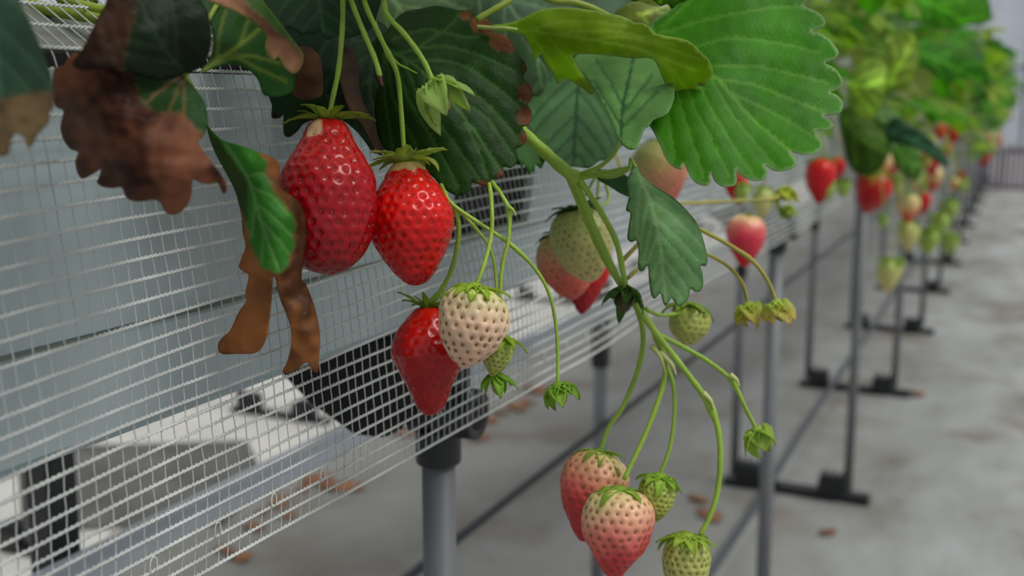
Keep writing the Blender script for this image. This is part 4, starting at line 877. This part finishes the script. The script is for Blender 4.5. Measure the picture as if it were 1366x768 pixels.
for (pp, lab) in (([(974, 500, .563), (982, 506, .562), (986, 515, .562)], 0), ([(938, 524, .549), (948, 534, .547), (952, 546, .547)], 0), ([(880, 470, .552), (896, 486, .548), (902, 500, .548)], 0), ([(870, 462, .554), (882, 478, .55), (888, 498, .55)], 0)):
    stem('bract', pp, 4.2, simple('bract_pale_green', (176, 182, 110)), TR, 1.2)
TR = thing('fruit_truss', 'thin forked green stem behind the cream strawberry, carrying the lower left fruits', 'stem', P(590, 250, .47))
stem('main_stem', [(470, 60, .74), (510, 80, .60), (555, 170, .53), (584, 236, .50), (592, 254, .48), (604, 273, .477), (640, 298, .478), (680, 325, .482), (712, 356, .486), (732, 390, .49), (741, 430, .493), (744, 475, .495), (744, 516, .495)], 3.2, M_stem, TR, 2.2, node=((.6, .35),))
stem('side_stem', [(606, 276, .478), (612, 300, .48), (609, 335, .485), (598, 370, .495), (575, 408, .50)], 3.3, M_stem, TR, 3.3)
stem('side_stem', [(608, 276, .478), (635, 305, .482), (655, 335, .488), (662, 380, .488), (660, 440, .488), (661, 502, .484)], 2.4, M_stem, TR, 2)
stem('side_stem', [(560, 120, .56), (630, 190, .525), (650, 236, .497), (656, 275, .474), (655, 315, .472), (645, 355, .468), (634, 384, .466)], 3, M_stem, TR, 2.8)
stem('side_stem', [(560, 125, .56), (634, 195, .523), (654, 238, .495), (668, 258, .482), (679, 282, .478), (678, 320, .478), (670, 355, .478), (667, 400, .478), (668, 450, .478)], 2.8, M_stem, TR, 2.6, node=((.5, .4),))
stem('bract', [(677, 275, .477), (684, 280, .476), (688, 288, .476)], 3.5, M_stem, TR, .8)
def truss(lab, parts, p0, owner=None):
    t = owner or thing('fruit_truss', lab, 'stem', p0)
    for i, (pts, r, r1, mat, node) in enumerate(parts): stem('stem', pts, r, mat, t, r1, node)
truss('straight green stem of the leftmost ripe strawberry', [([(450, 70, .72), (452, -110, .64), (457, -150, .52), (457, -30, .45), (457, 30, .452), (452, 90, .455), (444, 130, .457), (438, 160, .458)], 3.7, 3.3, M_stem, ())], P(457, -30, .45), B1)
t = thing('fruit_truss', 'green cut-off stem with a dry brown tip hanging between the ripe strawberries', 'stem', P(460, -30, .445))
stem('stem', [(450, 70, .72), (452, -110, .64), (455, -150, .52), (460, -30, .445), (470, 5, .446), (486, 45, .448), (500, 78, .45), (507, 102, .45)], 3.2, M_stem, t, 3.6)
stem('dry_tip', [(506, 100, .45), (508, 107, .45), (510, 114, .45)], 3.4, simple('dry_brown_tip', (86, 48, 34)), t, 1.6)
truss('green jointed stem of the glossy bright red strawberry', [([(450, 70, .72), (452, -110, .64), (470, -150, .52), (480, -30, .46), (487, 5, .461), (505, 45, .463), (518, 72, .465), (530, 100, .468), (535, 145, .472), (540, 218, .475)], 3.8, 3.0, M_stem, ((.68, .5),)), ([(516, 66, .465), (530, 84, .47), (545, 92, .478), (556, 98, .486)], 1.6, 1.1, M_stem, ())], P(480, -30, .46), B2)
truss('hooked light green stem holding the half-open bud', [([(450, 70, .72), (452, -110, .64), (495, -150, .52), (512, -30, .45), (512, 2, .45), (518, 22, .45), (540, 46, .45), (562, 76, .45), (573, 98, .45), (579, 116, .45)], 3.6, 3.6, M_stem, ())], P(512, -30, .45), D1)
truss('olive arching stem of the right-hand pale bud, emerging behind the grey-green leaflet', [([(828, 350, .553), (860, 318, .56), (890, 298, .57), (915, 298, .58), (940, 309, .58), (975, 328, .585), (1006, 350, .59), (1026, 378, .59), (1036, 406, .59)], 3.2, 2.6, M_stemo, ((.7, .3),))], P(915, 296, .58), D3)
truss('olive arching stem of the left-hand tan bud, emerging behind the grey-green leaflet', [([(836, 372, .555), (870, 345, .57), (900, 332, .58), (925, 332, .59), (950, 342, .59), (975, 358, .595), (992, 382, .60), (998, 408, .60)], 2.8, 2.4, M_stemo, ())], P(925, 330, .59), D2)
truss('thin level yellow-green stem right of the grey-green leaflet', [([(800, 120, .95), (830, 230, .88), (870, 268, .86), (905, 271, .86), (940, 270, .87), (985, 268, .88), (1030, 265, .89), (1046, 254, .90)], 2.4, 2.6, M_stemo, ())], P(905, 271, .86))
truss('short stem rising from the trio of strawberries behind the thick stems', [([(800, 225, .64), (812, 262, .645), (800, 275, .635), (772, 276, .625), (764, 282, .625)], 2, 2, M_stem, ()), ([(800, 225, .66), (775, 270, .67), (755, 295, .67), (748, 312, .665)], 2, 2, M_stem, ()), ([(800, 225, .68), (795, 280, .69), (786, 318, .69)], 2, 2, M_stem, ())], P(800, 225, .64))

# ------------------------------------------------------------------ the row beyond: plants with trifoliate leaves
def leaflet_grid(L_, W_, nu, nv, rr, fold, teeth=7):
    V = []; Fc = []; C = []
    for i in range(nu + 1):
        u = i / nu; prof = (math.sin(pi * min(1, u ** .85)) ** .6 if 0 < u < 1 else 0) * (.72 + .35 * u) * (1 - .25 * max(0, u - .75) / .25)
        w = W_ * .5 * max(prof, .02)
        for j in range(nv + 1):
            q = j / nv * 2 - 1
            tooth = (1 + .07 * math.cos(u * teeth * 2 * pi)) if abs(q) > .95 else 1
            x = q * w * tooth; y = u * L_
            z = -fold * abs(x) * .8 - .25 * L_ * u * u + .0025 * math.sin(u * 22 - abs(q) * 6) * (1 - abs(q) * .3)
            V.append((x, y, z)); C.append(1.25 if abs(q) < .1 else 1.0)
    for i in range(nu):
        for j in range(nv): b = i * (nv + 1) + j; Fc.append((b, b + 1, b + nv + 2, b + nv + 1))
    return V, Fc, C
def trifoliate(seed, rgb, size):
    rr = random.Random(seed); V = []; Fc = []; C = []; base = np.array(lin(rgb))
    for k, ang in enumerate((0, 68, -68)):
        v, f, c = leaflet_grid(size * (1 if k == 0 else .9), size * .82, 20, 10, rr, rr.uniform(-.25, .5))
        M = Matrix.Rotation(math.radians(ang + rr.uniform(-8, 8)), 4, 'Z') @ Matrix.Rotation(math.radians(rr.uniform(-25, 12)), 4, 'X') @ Matrix.Translation((0, .006, 0))
        nb = len(V); V += [tuple(M @ Vector(q)) for q in v]; Fc += [tuple(nb + i for i in q) for q in f]; C += [base * cc * rr.uniform(.97, 1.03) for cc in c]
    me = bpy.data.meshes.new('leaf'); me.from_pydata(V, [], Fc)
    ca = me.color_attributes.new('Col', 'FLOAT_COLOR', 'POINT'); cc = np.ones((len(V), 4)); cc[:, :3] = np.clip(np.array(C), 0, 1); ca.data.foreach_set('color', cc.ravel())
    me.polygons.foreach_set('use_smooth', [True] * len(me.polygons)); me.materials.append(M_leafbg); return me
LEAFM = [trifoliate(1, (70, 136, 26), .062), trifoliate(2, (56, 110, 34), .068), trifoliate(3, (112, 152, 44), .056), trifoliate(4, (92, 128, 76), .064), trifoliate(5, (146, 168, 72), .046), trifoliate(6, (134, 164, 60), .04)]
def aim(o, loc, ydir, nrm):
    y = Vector(ydir).normalized(); z = (Vector(nrm) - y * Vector(nrm).dot(y)).normalized(); x = y.cross(z)
    M = Matrix((x, y, z)).transposed().to_4x4(); o.rotation_euler = M.to_euler(); o.location = loc
def add_plant(Y, rr, nleaf, label, group, near_mode):
    crown = Vector((-.44 + rr.uniform(-.03, .03), Y, 1.03)); t = thing('strawberry_plant', label, 'plant', crown, group); k = 0; tries = 0
    while k < nleaf and tries < 200:
        tries += 1
        th = math.radians(rr.choice((rr.uniform(-40, 45), rr.uniform(10, 100), rr.uniform(80, 150)))); Rr = rr.uniform(.12, .27) * (1.1 if th < .5 else 1)
        tip = crown + Vector((math.cos(th) * Rr, rr.uniform(-.12, .12), max(-.16, math.sin(th) * Rr * 1.1 + .03)))
        lim = -.17 if Y < 2.6 else max(-.05, -.17 + .05 * (Y - 2.6))
        if Y > 3: tip.x += .07
        if tip.x > lim: tip.x = lim - rr.random() * .03
        x, y, z = proj(tip)
        if z < .15 or (tip - CAM).length < .26: continue
        if near_mode:
            rad = .07 / z * F
            if y > -rad and not (z > .72 and y < 20 + 60 * (z > .8) and tip.x < -.36): continue
        elif Y < 1.75 and y > (95 if Y > 1.3 else 60): continue
        if tip.z < .97 and Y < 2.6: tip.z = .97 + rr.random() * .05
        lf = bpy.data.objects.new('leaf', rr.choice(LEAFM)); link(lf, t)
        d = Vector((tip.x - crown.x, (tip.y - crown.y) * 1.2, rr.uniform(-.10, .02)))
        nrm = Vector((.35 + rr.uniform(-.4, .5), rr.uniform(-.5, .4), 1))
        aim(lf, tip - crown, d, nrm); s = rr.uniform(.75, 1.2); lf.scale = (s, s, s)
        m = MB(); mid = (tip - crown) * .5 + Vector((0, 0, .05)); pts = [Vector((0, 0, 0)), (tip - crown) * .2 + Vector((0, 0, .03)), mid, (tip - crown) * .85 + Vector((0, 0, .02)), tip - crown]
        m.tube([Vector(q) for q in catmull(pts, 4)], .0016, 6)
        pm = m.v; me = bpy.data.meshes.new('petiole'); me.from_pydata(pm, [], m.f); me.materials.append(M_petiole); me.polygons.foreach_set('use_smooth', [True] * len(me.polygons))
        po = bpy.data.objects.new('petiole', me); link(po, t)
        k += 1
    if k == 0: bpy.data.objects.remove(t)
    return t
rr = random.Random(21)
for i in range(8):
    add_plant(-.25 + .17 * i, rr, 12, 'leafy strawberry plant rooted in the near trough, mostly above the top edge of the picture', 'plants in the near trough', True)
Y = 1.2; i = 0
while Y < 13:
    add_plant(Y, rr, 17 if Y < 6 else 13, 'bushy strawberry plant in the blurred row right of the biggest bright leaf' if Y < 5 else 'strawberry plant far down the blurred row near the right edge', 'nearer plants of the blurred row' if Y < 5 else 'distant plants of the blurred row', False)
    Y += .17 if Y < 5 else .24; i += 1
# hand placed bigger leaves of the blurred row
for lab, ol, t, c in (
    ('upright yellow-green leaf back at upper right, the taller of two', [(1180, 118), (1178, 92), (1186, 62), (1198, 46), (1210, 42), (1222, 52), (1226, 72), (1222, 96), (1212, 116), (1196, 122)], 1.75, (150, 170, 80)),
    ('shorter pale yellow-green leaf back, left of the taller one at upper right', [(1130, 110), (1142, 90), (1154, 78), (1170, 76), (1182, 88), (1182, 110), (1176, 138), (1166, 158), (1150, 160), (1136, 142)], 1.6, (156, 180, 84)),
    ('dim green leaf hanging below the pale leaf backs, just right of the biggest bright leaf', [(1118, 150), (1140, 140), (1170, 160), (1190, 175), (1186, 205), (1172, 228), (1150, 234), (1132, 220), (1124, 185)], 1.7, (86, 118, 44)),
    ('dark bluish leaf curving down over the blurred ripe berries at right', [(1180, 172), (1194, 156), (1212, 166), (1236, 180), (1254, 200), (1268, 220), (1250, 216), (1228, 200), (1205, 192), (1188, 190)], 1.7, (58, 98, 70)),
    ('broad bright green leaf near the top right corner', [(1200, 60), (1230, 52), (1262, 60), (1294, 76), (1320, 96), (1312, 112), (1284, 104), (1262, 110), (1232, 90), (1208, 82)], 1.9, (74, 140, 36)),
    ('bright green leaf cut by the top edge, left of the pale far wall', [(1180, -20), (1250, -30), (1310, -10), (1322, 12), (1318, 30), (1290, 34), (1262, 40), (1240, 28), (1212, 30), (1190, 14)], 2.0, (92, 158, 40)),
    ('mid green leaf hanging among the blurred berries at right', [(1190, 195), (1215, 190), (1228, 205), (1230, 225), (1222, 240), (1204, 232), (1192, 215)], 1.75, (98, 140, 66))):
    L = thing('strawberry_leaf', lab, 'leaf', P(ol[0][0], ol[0][1], t)); cx = sum(q[0] for q in ol) / len(ol); cy = sum(q[1] for q in ol) / len(ol)
    leaf('blade', ol, [(q[0], q[1], t + .02 * math.sin(q[0] * .04)) for q in ol[::2]] + [(cx, cy, t - .02)], c, autoveins([ol[0], (cx, cy), (ol[len(ol) // 2][0] - 2, ol[len(ol) // 2][1] - 3)], ol, 4), L, seed=int(cx), spacing=5, mat=M_leafthin, puff=.003, wob=.003)

# ------------------------------------------------------------------ blurred berries along the row
def lowberry(seed, kind):
    T = Vector((0, 0, 0)); B = Vector((0, 0, -.042)); 
    cf = {'ripe': grad_col([(0, (206, 40, 26)), (.3, (206, 18, 24)), (1, (180, 12, 22))], pitcol=(130, 8, 12), pitw=.3),
          'half': grad_col([(0, (214, 206, 140)), (.45, (226, 190, 130)), (.7, (214, 90, 50)), (1, (200, 40, 30))], pitcol=(160, 90, 40), pitw=.3),
          'pale': grad_col([(0, (170, 186, 90)), (.6, (206, 200, 130)), (1, (216, 190, 130))], pitcol=(150, 130, 60), pitw=.3),
          'green': grad_col([(0, (140, 172, 64)), (1, (164, 184, 84))], pitcol=(130, 130, 50), pitw=.3)}[kind]
    w = {'ripe': .032, 'half': .028, 'pale': .026, 'green': .018}[kind]; H = {'ripe': .044, 'half': .038, 'pale': .036, 'green': .022}[kind]
    t = empty('strawberry', (0, 0, 0)); W, Fc, Cc, S, D, _ = berry_geo(T, Vector((0, 0, -H)), w, 'cone', 0, 26, 30, .006, .0005, .0012, .05, seed, cf)
    mesh_obj('fruit', W, Fc, M_berry if kind == 'ripe' else M_pale, t, (0, 0, 0), Cc)
    make_calyx(t, T, Vector((0, 0, -1)), w / 2, n=7, length=.013 if kind != 'green' else .01, width=.0055, lift=2, curl=60, col=(150, 178, 74), seed=seed, r0=.003, extra=False)
    return t
PROTO = {k: lowberry(i + 3, k) for i, k in enumerate(('ripe', 'half', 'pale', 'green'))}
USED = set()
def place_berry(kind, p, s, label, group=None, tilt=(0, 0), top=None):
    src = PROTO[kind]
    if kind in USED: c = copy_tree(src)
    else: c = src; USED.add(kind)
    c.location = p; c.scale = (s, s, s); c.rotation_euler = (tilt[0], tilt[1], rr.uniform(0, 6))
    tag(c, label, 'strawberry', group)
    # its own hanging stem up into the foliage
    up = top or Vector((min(p[0] - .05, -.3), p[1] + rr.uniform(-.05, .05), 1.02)); p = Vector(p)
    m = MB(); mid = Vector(((p.x * .7 + up.x * .3), (p.y + up.y) / 2, (p.z + up.z) / 2 + .02)); pk = Vector((p.x * .55 + up.x * .45, p.y * .4 + up.y * .6, max(up.z, p.z + .04) + .02))
    inv = Matrix.LocRotScale(p, c.rotation_euler, Vector((s, s, s))).inverted()
    m.tube([inv @ Vector(q) for q in catmull([p + Vector((0, 0, .001)), p + Vector((0, 0, .02)), mid, pk, up], 5)], .0012 / s, 6)
    me = bpy.data.meshes.new('stem'); me.from_pydata(m.v, [], m.f); me.materials.append(M_stemo if rr.random() < .4 else M_stem); me.polygons.foreach_set('use_smooth', [True] * len(me.polygons))
    link(bpy.data.objects.new('stem', me), c)
def at(x, y, X):
    d = P(x, y, 1) - CAM; return CAM + d * (X / d.x)
spec = [ # kind, px x, px y(top), pixel height, plane X, label, tilt
 ('ripe', 980, 230, 44, -.27, 'blurred red strawberry peeking under the right half of the biggest bright leaf', (0, .2)),
 ('green', 990, 246, 26, -.26, 'small green fruit right below the red one peeking under the biggest bright leaf', (0, 0)),
 ('pale', 1018, 250, 42, -.27, 'pale green-white strawberry just right of and above the rosy red one', (0, 0)),
 ('ripe', 1096, 212, 60, -.25, 'blurred red strawberry left of the blurred clusters, half covered by a flower bud', (0, .1)),
 ('green', 1104, 240, 28, -.24, 'pale bud hanging in front of the first blurred red strawberry', (0, 0)),
 ('green', 1126, 240, 24, -.25, 'yellowish green fruit just right of the first blurred red strawberry', (0, 0)),
 ('ripe', 1118, 210, 30, -.26, 'red strawberry top showing right behind the first blurred red one', (0, 0)),
 ('ripe', 1172, 232, 66, -.25, 'long tilted dark red strawberry in the blurred cluster under the dim green leaf', (.3, .5)),
 ('half', 1178, 200, 42, -.25, 'pinkish strawberry above the long tilted dark red one', (0, 0)),
 ('ripe', 1190, 205, 30, -.24, 'red strawberry right of the pinkish one beneath the dark bluish leaf', (0, 0)),
 ('half', 1213, 258, 40, -.22, 'cream strawberry with an orange-red tip, lowest bright one of the right clusters', (0, 0)),
 ('ripe', 1232, 256, 30, -.23, 'small red strawberry directly right of the cream one with the orange tip', (0, 0)),
 ('pale', 1213, 296, 40, -.22, 'greenish white strawberry directly below the cream one with the orange tip', (0, 0)),
 ('green', 1239, 306, 34, -.22, 'green fruit right of and below the greenish white one', (0, 0)),
 ('green', 1268, 312, 28, -.21, 'small green fruit hanging lowest at right over the floor', (0, 0)),
 ('green', 1268, 268, 28, -.21, 'small green fruit above the lowest one at right', (0, 0)),
 ('green', 1254, 286, 30, -.22, 'green fruit between the two small ones at right', (0, 0)),
 ('pale', 1186, 346, 46, -.25, 'pale strawberry hanging by itself lowest over the grey posts', (0, 0)),
 ('green', 1196, 346, 26, -.25, 'small green fruit beside the pale strawberry hanging over the grey posts', (0, 0)),
 ('ripe', 1238, 204, 34, -.22, 'orange-red strawberry under the dark bluish leaf', (0, .4)),
 ('half', 1246, 222, 34, -.22, 'peach strawberry below the orange-red one at right', (0, 0)),
 ('ripe', 1222, 230, 24, -.22, 'small orange-red strawberry left of the peach one', (0, 0)),
 ('ripe', 1314, 192, 30, -.19, 'single red strawberry nearest the right edge above the aisle', (0, 0)),
 ('ripe', 1272, 168, 24, -.2, 'small red strawberry among yellow-green stems near the right edge', (0, 0)),
 ('green', 1284, 236, 22, -.2, 'tiny green fruit right of the blurred clusters', (0, 0)),
]
for kind, x, y, hpx, X, lab, tl in spec:
    p = at(x, y, X); z = proj(p)[2]; H = {'ripe': .044, 'half': .038, 'pale': .036, 'green': .022}[kind]
    place_berry(kind, p, hpx * z / F / H, lab, None, tl)
for k in range(110):
    Y = 2.2 + (k / 110) ** 1.3 * 9 + rr.uniform(-.1, .1); kind = rr.choice(('ripe', 'half', 'pale', 'pale', 'green', 'green', 'green', 'green', 'green'))
    p = Vector((rr.uniform(-.27, -.16) + .06 * min(1, max(0, Y - 3)), Y, rr.uniform(.76, .95)))
    place_berry(kind, p, rr.uniform(.8, 1.15), {'ripe': 'tiny blurred red strawberry far along the row', 'half': 'tiny blurred half-ripe strawberry far along the row', 'pale': 'tiny blurred whitish strawberry far along the row', 'green': 'tiny blurred green strawberry far along the row'}[kind], 'distant %s strawberries' % {'ripe': 'red', 'half': 'half-ripe', 'pale': 'whitish', 'green': 'green'}[kind], (rr.uniform(-.3, .3), rr.uniform(-.3, .3)))

# ------------------------------------------------------------------ light
w = bpy.data.worlds.new('sky'); scene.world = w; w.use_nodes = True; nt = w.node_tree; nt.nodes.clear(); L_ = nt.links.new
out = nt.nodes.new('ShaderNodeOutputWorld'); bg = nt.nodes.new('ShaderNodeBackground'); L_(bg.outputs[0], out.inputs[0])
tc = nt.nodes.new('ShaderNodeTexCoord'); sp = nt.nodes.new('ShaderNodeSeparateXYZ'); L_(tc.outputs['Generated'], sp.inputs[0])
mr = nt.nodes.new('ShaderNodeMapRange'); mr.inputs[1].default_value = -.1; mr.inputs[2].default_value = .9; mr.inputs[3].default_value = .0; mr.inputs[4].default_value = 1; L_(sp.outputs['Z'], mr.inputs[0])
cr = nt.nodes.new('ShaderNodeValToRGB'); cr.color_ramp.elements[0].color = (.34, .37, .40, 1); cr.color_ramp.elements[1].color = (1, 1, 1, 1); L_(mr.outputs[0], cr.inputs[0])
L_(cr.outputs[0], bg.inputs[0]); bg.inputs[1].default_value = .88
sun = bpy.data.lights.new('sun', 'SUN'); sun.energy = 1.9; sun.angle = math.radians(24); sun.color = (1, .98, .94)
so = bpy.data.objects.new('sun', sun); link(so); so.rotation_euler = Vector((-.55, .05, -.8)).to_track_quat('-Z', 'Y').to_euler()

# ------------------------------------------------------------------ camera
cam = bpy.data.cameras.new('camera'); cam.sensor_width = 36; cam.lens = F / 1366 * 36; cam.clip_start = .01; cam.clip_end = 100
co = bpy.data.objects.new('camera', cam); link(co)
co.matrix_world = Matrix(((RT.x, UP.x, -FW.x, CAM.x), (RT.y, UP.y, -FW.y, CAM.y), (RT.z, UP.z, -FW.z, CAM.z), (0, 0, 0, 1)))
cam.dof.use_dof = True; cam.dof.focus_distance = .478; cam.dof.aperture_fstop = 8.0
scene.camera = co
scene.view_settings.view_transform = 'Standard'; scene.view_settings.look = 'None'; scene.view_settings.gamma = 1; scene.view_settings.use_curve_mapping = False
scene.view_settings.exposure = 0.0
scene.cycles.use_denoising = True
scene.cycles.max_bounces = 8
